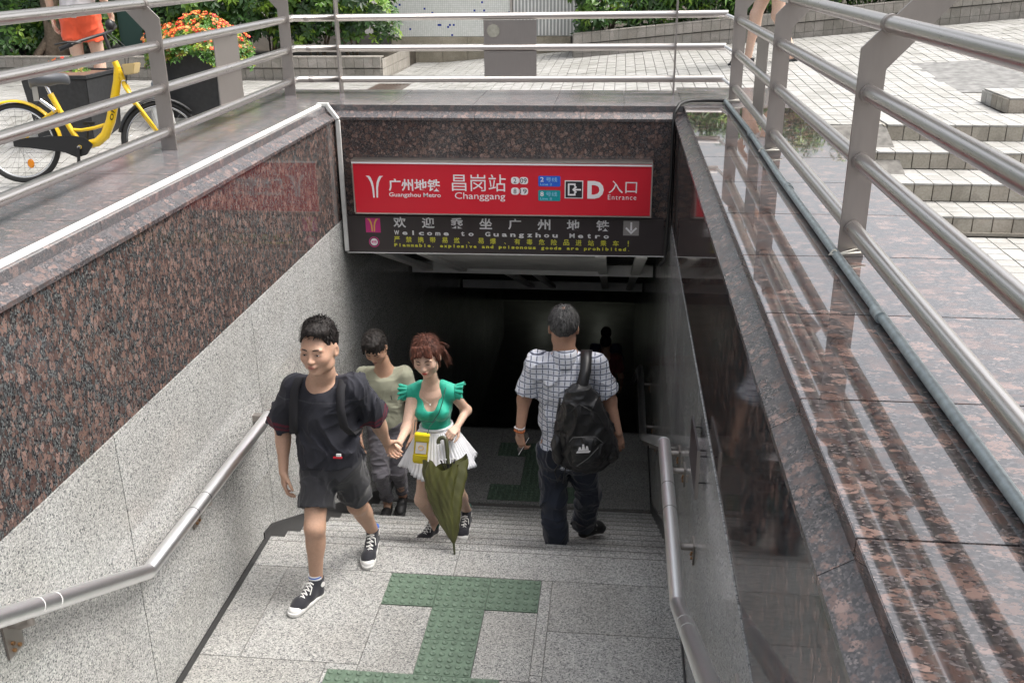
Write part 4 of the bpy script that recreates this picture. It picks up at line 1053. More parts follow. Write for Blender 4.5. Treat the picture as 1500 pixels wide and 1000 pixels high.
# frame: big swooping main tube, seat tube, lower cross tube, stays
fr=bt('frame',[(.815,.86),(.80,.76),(.755,.60),(.71,.46),(.655,.355),(.585,.30),(.50,.285)],[.026,.030,.034,.036,.036,.033,.03],n=16)
bt('seat_tube',[(.47,.27),(.40,.40),(.335,.55),(.285,.67)],[.022,.021,.021,.024],par=fr)
bt('cross_tube',[(.40,.40),(.48,.395),(.58,.41),(.70,.445)],.013,par=fr)
for s in (-1,1):
    bt('chain_stay',[(0,rw,s*.055),(.20,.30,s*.05),(.45,.28,s*.03)],.010,par=fr)
    bt('seat_stay',[(0,rw,s*.055),(.12,.43,s*.05),(.33,.56,s*.02)],.009,par=fr)
bt('head_tube',[(.842,.76),(.800,.90)],.024,par=fr)
o=text_obj('lettering','ofo',.70,.80,.58,.64,-.036,M['dark_print'],bk); 
# slant the lettering along the main tube
me=o.data; 
for v_ in me.vertices:
    u_=(v_.co.x-.70)/.10; w_=(v_.co.z-.58)/.06
    v_.co.x=.716+.052*u_-.016*(w_-.5)*2+.004; v_.co.z=.475+.125*u_+.028*(w_-.5); v_.co.y=-.0375
# fork and front end
ct,stt=math.cos(R(28)),math.sin(R(28))
def F(dx,z,y=0): return (WB+dx*ct-y*stt, z, dx*stt+y*ct)
for s in (-1,1):
    bt('fork_leg',[(.845,.745,s*.0),(.86,.715,s*.03),F(-.17,.60,s*.05),F(-.06,.42,s*.05),F(0,.305,s*.05)],[.016,.015,.014,.012,.010])
bt('steering_column',[(.800,.905),(.775,.985),(.745,1.10)],.013,'bblack')
hb=bt('handlebar',[(.58,1.02,-.28),(.64,1.05,-.22),(.715,1.085,-.08),(.745,1.10,0),(.775,1.12,.08),(.775,1.15,.20),(.73,1.165,.30)],.0115,'bblack')
MB().tube([(.52,-.305,.995),(.60,-.27,1.03)],.017,12).build('grip',M['bblack'],hb); MB().tube([(.745,.26,1.16),(.68,.36,1.17)],.017,12).build('grip',M['bblack'],hb)
MB().tube([(.66,-.25,1.04),(.58,-.31,1.045),(.50,-.33,1.03)],.006,8).build('brake_lever',M['bblack'],hb)
MB().tube([(.78,.20,1.15),(.73,.30,1.19),(.66,.36,1.19)],.006,8).build('brake_lever',M['bblack'],hb)
MB().ball((.765,.10,1.16),(.035,.035,.045)).build('bell',M['bblack'],hb)
for k in (-1,1): MB().tube([(.78,.04*k,1.10),(.90,.06*k,.98),(.88,.02*k,.84),(.86,0,.72)],.003,6).build('brake_cable',M['bblack'],bk)
MB().hexa([(.88,-.07,.80),(.95,-.07,.81),(.95,.07,.81),(.88,.07,.80),(.87,-.08,.88),(.97,-.08,.89),(.97,.08,.89),(.87,.08,.88)]).build('front_basket',plain('tan_basket_plate',(.55,.42,.20),.5),bk,bevel=.006)
# mudguards
def guard(cx,a0,a1,mat,turn=0,par=bk):
    mb=MB(); n=18; vs=[]; Rz=Matrix.Rotation(turn,4,'Z')
    prof=[(-.030,-.008),(-.020,.004),(0,.009),(.020,.004),(.030,-.008)]
    for i in range(n+1):
        a=R(a0+(a1-a0)*i/n)
        for yy_,dr in prof:
            r_=rw+.014+dr; vs.append(Vector((cx,0,rw))+Rz@Vector((r_*math.cos(a),yy_,r_*math.sin(a))))
    fs=[(i*5+j,i*5+j+1,i*5+j+6,i*5+j+5) for i in range(n) for j in range(4)]
    mb.add(vs,fs,True); o=mb.build('mudguard',M[mat],par); m_=o.modifiers.new('s','SOLIDIFY'); m_.thickness=.003; return o
guard(0,-5,175,'yellow'); guard(WB,40,165,'bblack',R(28))
# chain case, crank, pedals
MB().prism([(-.02,.335),(.10,.352),(.42,.362),(.52,.345),(.575,.29),(.52,.215),(.44,.195),(.36,.235),(.10,.275),(-.02,.285)],1,-.075,-.055).build('chain_case',M['bblack'],bk,bevel=.004)
MB().tube([(.475,-.095,.275),(.475,.09,.275)],.014,12).build('crank_axle',M['chrome'],bk)
MB().tube([(.475,-.092,.275),(.45,-.10,.12)],.011,8).build('crank',M['bblack'],bk); MB().tube([(.475,.092,.275),(.50,.10,.43)],.011,8).build('crank',M['bblack'],bk)
for x_,y_,z_ in ((.45,-.15,.115),(.50,.15,.435)):
    MB().box((x_-.045,y_-.04,z_-.012),(x_+.045,y_+.04,z_+.012)).build('pedal',M['bblack'],bk,bevel=.004)
MB().tube([(.475,-.077,.275),(.475,-.080,.275)],.016,14).build('axle_cap',M['yellow'],bk)
# seat
bt('seat_post',[(.287,.665),(.262,.735)],.013,'chrome')
sv=[];prof=[(-.13,.05,.0),(-.12,.085,.012),(-.07,.10,.02),(0,.085,.012),(.06,.05,.006),(.12,.028,.004),(.155,.018,-.004)]
mb=MB(); n=12; vs=[]
for i,(x_,hw,z_) in enumerate([(-.142,.02,-.01)]+prof+[(.162,.006,-.012)]):
    for j in range(n):
        a=2*PI*j/n; vs.append((.285+x_,hw*math.cos(a),.775+z_+(.045*math.sin(a) if math.sin(a)>0 else (.07 if x_<.03 else .04)*math.sin(a))*(1 if hw>.01 else .3)))
m_=len(vs)//n
fs=[(i*n+j,i*n+(j+1)%n,(i+1)*n+(j+1)%n,(i+1)*n+j) for i in range(m_-1) for j in range(n)]+[tuple(range(n-1,-1,-1)),tuple((m_-1)*n+j for j in range(n))]
mb.add(vs,fs,True); so=mb.build('saddle',plain('dark_grey_saddle',(.085,.09,.10),.4),bk); so.modifiers.new('s','SUBSURF').levels=1; so.modifiers['s'].render_levels=1
MB().tube([(.20,-.03,.752),(.27,-.025,.738),(.33,-.02,.752)],.004,6).build('saddle_rail',M['chrome'],so)
MB().box((.165,-.028,.62),(.205,-.022,.73)).build('hanging_tag',plain('grey_tag',(.4,.38,.34),.5),bk)
MB().tube([(.23,-.06,.63),(.33,-.07,.55)],.016,10).build('rear_lock',M['chrome'],bk); MB().tube([(.20,-.05,.60),(.26,-.06,.64)],.012,10).build('rear_lock',M['bblack'],bk)
MB().tube([(.42,.05,.29),(.36,.16,.005)],.008,8).build('kickstand',M['bblack'],bk)

# ================================================================== PEOPLE: smooth-union bodies polygonised with surface nets
def V3(*a): return np.array(a if len(a)==3 else a[0],float)
def nrm(v): v=np.asarray(v,float); return v/np.linalg.norm(v)
def frame(fwd,up):
    f=nrm(fwd); u=np.asarray(up,float); u=nrm(u-f*np.dot(u,f)); r=np.cross(f,u); return np.stack([r,f,u],1)   # columns: x right, y fwd, z up
class Sdf:
    def __init__(s): s.p=[]; s.cuts=[]
    def rc(s,a,b,ra,rb=None,k=.02,sub=False,clip=None,sq=None):
        a=V3(a);b=V3(b);rb=ra if rb is None else rb
        s.p.append(('rc',(a+b)/2,np.linalg.norm(a-b)/2+max(ra,rb),(a,b,ra,rb,sq),k,sub,clip)); return s
    def chain(s,pts,rs,k=.02,**kw):
        for i in range(len(pts)-1): s.rc(pts[i],pts[i+1],rs[i],rs[i+1],k,**kw)
        return s
    def el(s,c,r,F=None,k=.02,sub=False,clip=None):
        F=np.eye(3) if F is None else F
        s.p.append(('el',V3(c),max(r),(V3(c),V3(r),F),k,sub,clip)); return s
    def bx(s,c,h,F=None,r=.01,k=.01,sub=False,clip=None):
        F=np.eye(3) if F is None else F
        s.p.append(('bx',V3(c),float(np.linalg.norm(h)),(V3(c),V3(h),F,r),k,sub,clip)); return s
    def cut(s,pt,n): s.cuts.append((V3(pt),nrm(n))); return s
def prim(kind,q,P):
    if kind=='rc':
        a,b,ra,rb,sq=q; ba=b-a; pa=P-a
        t=np.clip(pa@ba/max(1e-9,ba@ba),0,1); d=pa-t[...,None]*ba
        if sq is not None:      # flatten along a direction: (dir, factor)
            n,f=sq; c=d@n; d=d+(c*(f-1))[...,None]*n
        return np.linalg.norm(d,axis=-1)-(ra+(rb-ra)*t)
    if kind=='el':
        c,r,F=q; L=(P-c)@F; k0=np.linalg.norm(L/r,axis=-1); k1=np.linalg.norm(L/(r*r),axis=-1)
        return k0*(k0-1)/np.maximum(k1,1e-9)
    c,h,F,r=q; L=np.abs((P-c)@F)-(h-r); return np.linalg.norm(np.maximum(L,0),axis=-1)+np.minimum(L.max(-1),0)-r
def smin(a,b,k):
    h=np.clip(.5+.5*(b-a)/k,0,1); return b*(1-h)+a*h-k*h*(1-h)
def sdf_mesh(name,S,h=.006,disp=None,color=None,B=8):
    lo=np.min([c-r for _,c,r,_,_,sb,_ in S.p if not sb],0)-.03; hi=np.max([c+r for _,c,r,_,_,sb,_ in S.p if not sb],0)+.03
    nb=np.ceil((hi-lo)/(h*B)).astype(int); bs=h*B
    ii=np.stack(np.meshgrid(*[np.arange(n) for n in nb],indexing='ij'),-1).reshape(-1,3)
    cen=lo+(ii+.5)*bs; hd=bs*.5*math.sqrt(3)
    def evalp(P,idxc=None,marg=None):
        D=np.full(P.shape[:-1],1.0)
        for kind,c,r,q,k,sub,clip in S.p:
            if idxc is not None:
                m=np.linalg.norm(idxc-c,axis=-1)<r+marg
                if not m.any(): continue
                X=P[m]
            else: m=slice(None); X=P
            d=prim(kind,q,X)
            if clip is not None: d=np.maximum(d,(X-clip[0])@clip[1])
            D[m]=-smin(-D[m],d,k) if sub else smin(D[m],d,k)
        for pt,n in S.cuts: D=np.maximum(D,(P-pt)@n)
        return D
    Dc=evalp(cen); act=np.abs(Dc)<hd*1.35+.03
    A=ii[act]; nB=len(A)
    g=np.arange(B+1)*h; gx=np.stack(np.meshgrid(g,g,g,indexing='ij'),-1).reshape(-1,3)
    P=lo+A[:,None,:]*bs+gx[None]
    D=evalp(P,cen[act],hd+.07)
    if disp is not None: D=D-disp(P)
    dim=nb*B+1; G=np.where(Dc<0,-1.,1.).reshape(nb).repeat(B,0).repeat(B,1).repeat(B,2)
    G=np.pad(G,((0,1),)*3,mode='edge').astype(np.float32)
    li=np.stack(np.meshgrid(*[np.arange(B+1)]*3,indexing='ij'),-1).reshape(-1,3)
    gi=A[:,None,:]*B+li[None]
    G[gi[...,0],gi[...,1],gi[...,2]]=D
    s=G<0; cnt=np.zeros(tuple(dim-1),np.uint8)
    for a in (0,1):
        for b in (0,1):
            for c in (0,1): cnt+=s[a:dim[0]-1+a,b:dim[1]-1+b,c:dim[2]-1+c]
    cell=np.argwhere((cnt>0)&(cnt<8))
    vid=-np.ones(tuple(dim-1),np.int64); vid[cell[:,0],cell[:,1],cell[:,2]]=np.arange(len(cell))
    acc=np.zeros((len(cell),3)); n=np.zeros(len(cell))
    co=[(a,b,c) for a in (0,1) for b in (0,1) for c in (0,1)]
    for i,p in enumerate(co):
        for q in co[i+1:]:
            if sum(abs(np.array(p)-np.array(q)))!=1: continue
            x=G[cell[:,0]+p[0],cell[:,1]+p[1],cell[:,2]+p[2]]; y=G[cell[:,0]+q[0],cell[:,1]+q[1],cell[:,2]+q[2]]
            m=(x<0)!=(y<0); t=np.where(m,x/np.where(m,x-y,1),0)
            acc+=np.where(m[:,None],np.array(p)+(np.array(q)-np.array(p))*t[:,None],0); n+=m
    Vt=lo+(cell+acc/np.maximum(n,1)[:,None])*h
    F=[]
    for ax in range(3):
        o1,o2=[(1,2),(2,0),(0,1)][ax]
        sl0=[slice(0,d) for d in dim]; sl1=[slice(0,d) for d in dim]; sl0[ax]=slice(0,dim[ax]-1); sl1[ax]=slice(1,dim[ax])
        e=np.argwhere(s[tuple(sl0)]!=s[tuple(sl1)]); e=e[(e[:,o1]>0)&(e[:,o2]>0)&(e[:,o1]<dim[o1]-1)&(e[:,o2]<dim[o2]-1)]
        inside=s[e[:,0],e[:,1],e[:,2]]
        def v(d1,d2):
            x=e.copy(); x[:,o1]-=d1; x[:,o2]-=d2; return vid[x[:,0],x[:,1],x[:,2]]
        q=np.stack([v(1,1),v(0,1),v(0,0),v(1,0)],1); q[~inside]=q[~inside][:,::-1]; F.append(q)
    F=np.concatenate(F); F=F[(F>=0).all(1)]
    C=color(Vt) if color is not None else None
    return np_mesh(name,Vt,F,C,True)
_pt=RNG.permutation(4096)
def hashn(i,j,k): return (_pt[(i*73+_pt[(j*37+_pt[k&4095])&4095])&4095]/4095.)*2-1
def vnoise(P,sc):
    X=P*np.asarray(sc,float); I=np.floor(X).astype(np.int64); f=X-I; f=f*f*(3-2*f); I&=4095
    r=0
    for a in (0,1):
        for b in (0,1):
            for c in (0,1):
                w=(f[...,0] if a else 1-f[...,0])*(f[...,1] if b else 1-f[...,1])*(f[...,2] if c else 1-f[...,2])
                r=r+w*hashn(I[...,0]+a,I[...,1]+b,I[...,2]+c)
    return r
def folds(amp,sc=(9,9,5),seed=0.):
    def f(P):
        Q=P+seed; w=vnoise(Q,(5,5,5)); n=vnoise(Q+w[...,None]*.10,np.array(sc)*1.2); n2=vnoise(Q+w[...,None]*.16+3,np.array(sc)*2.6)
        return amp*1.9*((1-np.abs(n))**3.5-.35)+amp*.8*((1-np.abs(n2))**3-.35)
    return f

def strands(name,L,F,s,n,mat,par,seed,ln=(.03,.06),lift=.35,front=False,zmin=-.01,down=.6,c=(0,-.018,.042),rad=(.083,.100,.092),comb=(0,.2,0)):
    rng=np.random.RandomState(seed); V=[];Fc=[]
    for k in range(n):
        u=nrm(rng.normal(0,1,3)); u[2]=abs(u[2])*1.0-.12
        u=nrm(u); p=V3(c)+u*V3(rad)
        if p[2]<zmin or (p[1]>.045 and p[2]<.075 and not front): continue
        d=nrm(np.array([u[0]*.6,u[1]*.4,-down])-u*np.dot(np.array([u[0]*.6,u[1]*.4,-down]),u)+u*lift*rng.uniform(.2,1)+np.array(comb)+rng.normal(0,.13,3))
        l=rng.uniform(*ln); w=nrm(np.cross(d,u))*.0016
        q0=p-u*.004; q1=p+d*l*.5+u*.003; q2=p+d*l-u*.004*(1-lift)
        b=len(V); V+=[L(*(q0-w)),L(*(q0+w)),L(*(q1+w*.8)),L(*(q1-w*.8)),L(*q2)]
        Fc+=[(b,b+1,b+2),(b,b+2,b+3),(b+3,b+2,b+4)]
    return link(name,np_mesh(name,np.array(V),np.array(Fc)),mat,par)
# ---- head, hands, body ------------------------------------------------
def add_head(S,c,fwd,up=(0,0,1),s=1.,fem=False,neck=None,neckr=.052):
    F=frame(fwd,up); L=lambda x,y,z: V3(c)+F@(V3(x,y,z)*s)
    e=lambda x,y,z,r,k=.02,sub=False: S.el(L(x,y,z),V3(r)*s,F,k*s,sub)
    if neck is not None:
        S.chain([L(0,-.018,-.045),(L(0,-.022,-.09)+V3(neck))*.5,V3(neck)],[neckr*.98*s,neckr*s,neckr*1.25*s],.03)
    e(0,-.012,.035,(.074,.092,.086)); e(0,.012,.0,(.067,.078,.075),.03)
    j=.92 if fem else 1.0
    e(0,.022,-.052,(.054*j,.060,.046),.03); e(0,.058,-.090,(.024*j,.022,.020),.028)
    for sx in (-1,1):
        e(sx*.036,.056,-.022,(.026,.026,.024),.028)     # cheek
        e(sx*.046*j,.010,-.068,(.016,.034,.022),.026)   # jaw
        e(sx*.031,.081,.023,(.022,.008,.0065),.018)     # brow
        e(sx*.031,.099,.004,(.0165,.013,.010),.014,True) # socket
        e(sx*.031,.0735,.003,(.0175,.015,.0115),.005)   # lid
        S.el(L(sx*.076,-.010,-.006),V3(.008,.018,.030)*s,F@np.array(Matrix.Rotation(sx*.35,3,'Z')),.008*s)
        e(sx*.081,-.006,-.006,(.004,.009,.016),.005,True)
    S.rc(L(0,.083,.012),L(0,.105,-.026),.0065*s,.0085*s,.012*s); e(0,.100,-.028,(.0135,.010,.0085),.010)
    for sx in (-1,1): e(sx*.011,.094,-.031,(.0075,.009,.006),.006)
    e(0,.086,-.052,(.022,.013,.010),.012); e(0,.0965,-.0515,(.019,.006,.0042),.005); e(0,.0950,-.0600,(.016,.0065,.0052),.005)
    S.rc(L(-.016,.104,-.0555),L(.016,.104,-.0555),.0012,.0012,.003,True)
    e(0,.088,-.072,(.014,.010,.006),.012,True)
    return F,L
def add_hand(S,wr,d,palm,s=1.,curl=.5,side=1,spread=.12,thumb=.5,k=.006):
    """d = direction wrist->knuckles, palm = normal out of the palm; side=+1 if the thumb lies on cross(d,palm) side"""
    d=nrm(d); n=nrm(np.asarray(palm)-d*np.dot(palm,d)); t=np.cross(d,n)*side
    W0=V3(wr)
    for i,o in enumerate((.027,.009,-.009,-.026)):
        S.rc(W0+t*o*.55*s+d*.01*s,W0+d*.078*s*(1-.05*abs(i-1))+t*o*s,.0145*s,.0105*s,.010*s)
        L=[.040,.045,.042,.033][i]*s; r=[.0090,.0092,.0088,.0078][i]*s
        p=W0+d*.080*s*(1-.05*abs(i-1))+t*o*s; a=.0
        dirv=nrm(d+t*spread*(1.2-i*.8)*.5)
        for q,(ll,rr) in enumerate(((1,.0),(.62,.06),(.5,.12))):
            a+=curl*(.65 if q==0 else .9); dd=dirv*math.cos(a)+n*math.sin(a); e=p+dd*L*ll
            S.rc(p,e,r*(1-.1*q),r*(1-.1*(q+1)),k*.5); p=e
    b=W0+t*.022*s+d*.018*s+n*.006*s
    d1=nrm(t*.75+d*.75+n*.45*thumb); e=b+d1*.042*s; S.rc(b,e,.0145*s,.0105*s,.012*s)
    d2=nrm(t*.25+d*.95+n*.7*thumb); e2=e+d2*.030*s; S.rc(e,e2,.0102*s,.0088*s,k*.7); d3=nrm(d+n*.9*thumb); S.rc(e2,e2+d3*.022*s,.0088*s,.0072*s,k*.7)
def skin_color(base,Lh,F,c,s=1.,lip=(.42,.13,.11),fem=False,blush=.12):
    base=np.array(base)
    def f(Vt):
        C=np.tile(base,(len(Vt),1)); q=(Vt-V3(c))@F/s
        ex=lambda x,y,z,r: np.exp(-(((q[:,0]-x)/r[0])**2+((q[:,1]-y)/r[1])**2+((q[:,2]-z)/r[2])**2))
        w=np.clip(ex(0,.1,-.0555,(.0165,.02,.0075))*1.6,0,1)[:,None]; C=C*(1-w)+np.array(lip)*w
        w=(np.clip(ex(.040,.06,-.02,(.022,.03,.02))+ex(-.040,.06,-.02,(.022,.03,.02)),0,1)*blush)[:,None]; C=C*(1-w)+base*np.array([1.1,.65,.6])*w
        w=(np.clip(ex(0,.105,-.035,(.012,.012,.005)),0,1)*.35)[:,None]; C=C*(1-w)+base*.35*w
        return C
    return f
M['skin']=attr_mat('skin',.55,.15,.12,90); M['hair_black']=None
def hair_mat(name,c0,c1,rough=.42,sc=(120,120,14),greys=None):
    m,nt,b=new_mat(name); v=coords(nt,sc); n=N(nt,'ShaderNodeTexNoise',Scale=1.,Detail=5.); nt.links.new(v,n.inputs['Vector'])
    st=[(.35,c0),(.68,c1)]
    if greys: st.append((.78,greys))
    nt.links.new(ramp(nt,n.outputs['Fac'],st),b.inputs['Base Color']); b.inputs['Roughness'].default_value=.62; b.inputs['Specular IOR Level'].default_value=.25
    bump(nt,b,n.outputs['Fac'],.8,.006); return m
M['hair_black']=hair_mat('black_hair',(.006,.005,.005),(.022,.018,.016))
M['hair_grey']=hair_mat('greying_hair',(.025,.024,.024),(.10,.10,.10),greys=(.32,.32,.32))
M['hair_brown']=hair_mat('reddish_brown_hair',(.030,.012,.009),(.125,.043,.026))
M['eye_dark']=plain('eye_dark',(.012,.008,.006),.15); M['eye_white']=plain('eye_white',(.48,.44,.42),.6); M['brow']=plain('eyebrow_hair',(.03,.02,.016),.8)
def face_bits(root,L,F,s=1.,closed=.45,brow=True,browh=0.,lash=False):
    for sx in (-1,1):
        e=MB(); 
        Fm=Matrix([list(r) for r in F.tolist()])
        # eye white, iris: thin lens shapes lying in the lid opening
        e.ball(tuple(L(sx*.031,.0850,.0010)),(.0098*s,.0046*s,.0042*s*(1.15-closed)),Fm); ey=e.build('eye',M['eye_white'],root)
        MB().ball(tuple(L(sx*.0305,.0880,.0008)),(.0052*s,.0030*s,.0042*s*(1.2-closed)),Fm).build('iris',M['eye_dark'],ey)
        MB().tube([L(sx*.0165,.0865,.0015),L(sx*.026,.0905,.0062-.004*closed),L(sx*.036,.0885,.0062-.004*closed),L(sx*.0455,.0800,.0010)],[.0007*s,.0014*s,.0014*s,.0008*s],6).build('lash_line',M['eye_dark'],ey)
        if brow: MB().tube([L(sx*.0135,.0935,.0235+browh),L(sx*.024,.0945,.0275),L(sx*.036,.0905,.0285),L(sx*.049,.0760,.0235)],[.0026*s,.0036*s,.0031*s,.0012*s],6).build('eyebrow',M['brow'],root)
def shoe(root,heel,toe,kind='hitop',up=(0,0,1),s=1.,sock=None,side=1):
    heel=V3(heel); toe=V3(toe); d=nrm(toe-heel); F=frame(d,up); Ls=.275*s
    P=lambda x,y,z: heel+F@(V3(x,y,z)*s)
    col={'hitop':('canvas','rubber_white'),'black':('shoe_black','rubber_black'),'mans':('shoe_black','rubber_black')}[kind]
    S=Sdf(); S.chain([P(0,.035,.022),P(0,.13,.022),P(.006,.20,.022),P(0,.235,.020)],[.036*s,.036*s,.045*s,.040*s],.02,clip=(P(0,0,.030),F[:,2]),sq=(F[:,2],1.0)); S.cut(P(0,0,0),-F[:,2])
    link('sole',sdf_mesh('sole',S,.005),M[col[1]],root)
    S=Sdf(); S.chain([P(0,.042,.045),P(0,.12,.050),P(.004,.19,.035),P(.002,.225,.028)],[.031*s,.033*s,.040*s,.034*s],.03)
    if kind=='hitop': S.rc(P(0,.045,.04),P(0,.035,.125),.034*s,.039*s,.03,clip=(P(0,0,.128),F[:,2])); S.rc(P(0,.10,.075),P(0,.06,.115),.030*s,.026*s,.03)
    else: S.rc(P(0,.045,.04),P(0,.04,.078),.033*s,.035*s,.03,clip=(P(0,0,.080),F[:,2]))
    S.cut(P(0,0,.026),-F[:,2])
    up_=link('upper',sdf_mesh('upper',S,.005),M[col[0]],root)
    if kind=='hitop':
        S=Sdf(); S.el(P(0,.228,.028),(.040*s,.040*s,.030*s),F,.01); S.cut(P(0,.205,0),-F[:,1]); S.cut(P(0,0,.012),-F[:,2])
        link('toe_cap',sdf_mesh('toe_cap',S,.004),M['rubber_white'],root)
        mb=MB()
        pts=[(.195,.069),(.172,.079),(.150,.087),(.128,.098),(.108,.110),(.094,.124)]
        for i,(y,z) in enumerate(pts):
            w=.020; mb.tube([P(-w,y-.004,z-.006),P(0,y,z+.004),P(w,y+.004,z-.006)],.0036*s,6)
            if i<len(pts)-1:
                y2,z2=pts[i+1]; mb.tube([P(-w,y-.004,z-.004),P(0,(y+y2)/2,(z+z2)/2+.006),P(w,y2,z2-.004)],.0032*s,6)
        mb.tube([P(0,.10,.125),P(.03,.11,.120),P(.038,.125,.095)],.003*s,6); mb.tube([P(0,.10,.125),P(-.03,.115,.115),P(-.036,.14,.085)],.003*s,6)
        mb.build('laces',M['rubber_white'],up_)
        for sx in (-1,1): MB().tube([P(sx*.0375,.035,.095),P(sx*.0405,.035,.095)],.016*s,14).build('ankle_patch',M['rubber_white'],up_)
        MB().tube([P(.037,.05,.034),P(.0395,.05,.034)],.004,8).build('eyelet',M['rubber_white'],up_)
    elif kind=='mans':
        MB().tube([P(-.036,.13,.035),P(-.03,.14,.07),P(0,.145,.083),(P(.03,.14,.07)),P(.036,.13,.035)],.006*s,8).build('stripe',M['grey_print'],up_)
    return P,F
M['canvas']=cloth('black_canvas',(.014,.015,.022),.8); M['rubber_white']=plain('white_rubber',(.72,.72,.70),.5,noise=.08,nscale=50)
M['shoe_black']=plain('black_shoe',(.012,.012,.013),.6); M['rubber_black']=plain('black_rubber_sole',(.02,.02,.02),.7)
def limb(S,a,b,c,ra,rb,rc_,rd=None,k=.03,bulge=None):
    """tapered two-part limb a-b-c"""
    a,b,c=V3(a),V3(b),V3(c)
    S.rc(a,b,ra,rb,k); S.rc(b,c,rb,rc_,k)
    if bulge:
        off,r=bulge; S.el(b+(c-b)*.28+V3(off),(r,r,r*2.1),frame(nrm(np.cross(c-b,(1,0,.01))),b-c),.04)
def body_base(S,J,g=1.,fem=False,sh=.055,chest=.105,waist=.09):
    n,p=V3(J['neck']),(V3(J['hipR'])+V3(J['hipL']))/2
    up=nrm(n-p); lat=nrm(V3(J['shR'])-V3(J['shL'])); ff=np.cross(up,lat); ff=nrm(ff); lat=np.cross(ff,up)
    F=np.stack([lat,ff,up],1); J['F']=F; h=np.linalg.norm(n-p)
    T=lambda x,y,z: p+F@V3(x,y,z*h)
    w=np.linalg.norm(V3(J['shR'])-V3(J['shL']))
    S.el(T(0,0,.72),(w*.44,chest,h*.24),F,.05); S.el(T(0,0,.40),(w*.36,waist,h*.24),F,.06); S.el(T(0,-.005,.08),(w*.42,.10,h*.17),F,.06)
    S.rc(V3(J['shR']),V3(J['shL']),sh*.95,sh*.95,.05); S.rc(T(0,-.01,.93),n,.075,.055,.05)
    return F,T,h,w

SKIN_A=(.50,.31,.22); SKIN_W=(.62,.42,.32); SKIN_B=(.46,.275,.19); SKIN_C=(.38,.215,.145)
def person(label,loc,group=None): return thing('person',label,'person',loc,group=group)
def D3(a,b): return nrm(V3(b)-V3(a))
def strapmesh(name,pts,w,th,mat,par,lat=None):
    pts=[V3(p) for p in pts]; mb=MB(); n=len(pts); vs=[]
    for i,p in enumerate(pts):
        t=nrm(pts[min(i+1,n-1)]-pts[max(i-1,0)]); l=V3(lat) if lat is not None else np.cross(t,(0,0,1)); l=nrm(l-t*np.dot(l,t)); o=np.cross(t,l)
        for a,b in ((-1,-1),(1,-1),(1,1),(-1,1)): vs.append(p+l*a*w/2+o*b*th/2)
    fs=[(i*4+j,i*4+(j+1)%4,(i+1)*4+(j+1)%4,(i+1)*4+j) for i in range(n-1) for j in range(4)]+[(3,2,1,0),tuple((n-1)*4+j for j in range(4))]
    mb.add(vs,fs,True); return mb.build(name,M[mat],par)
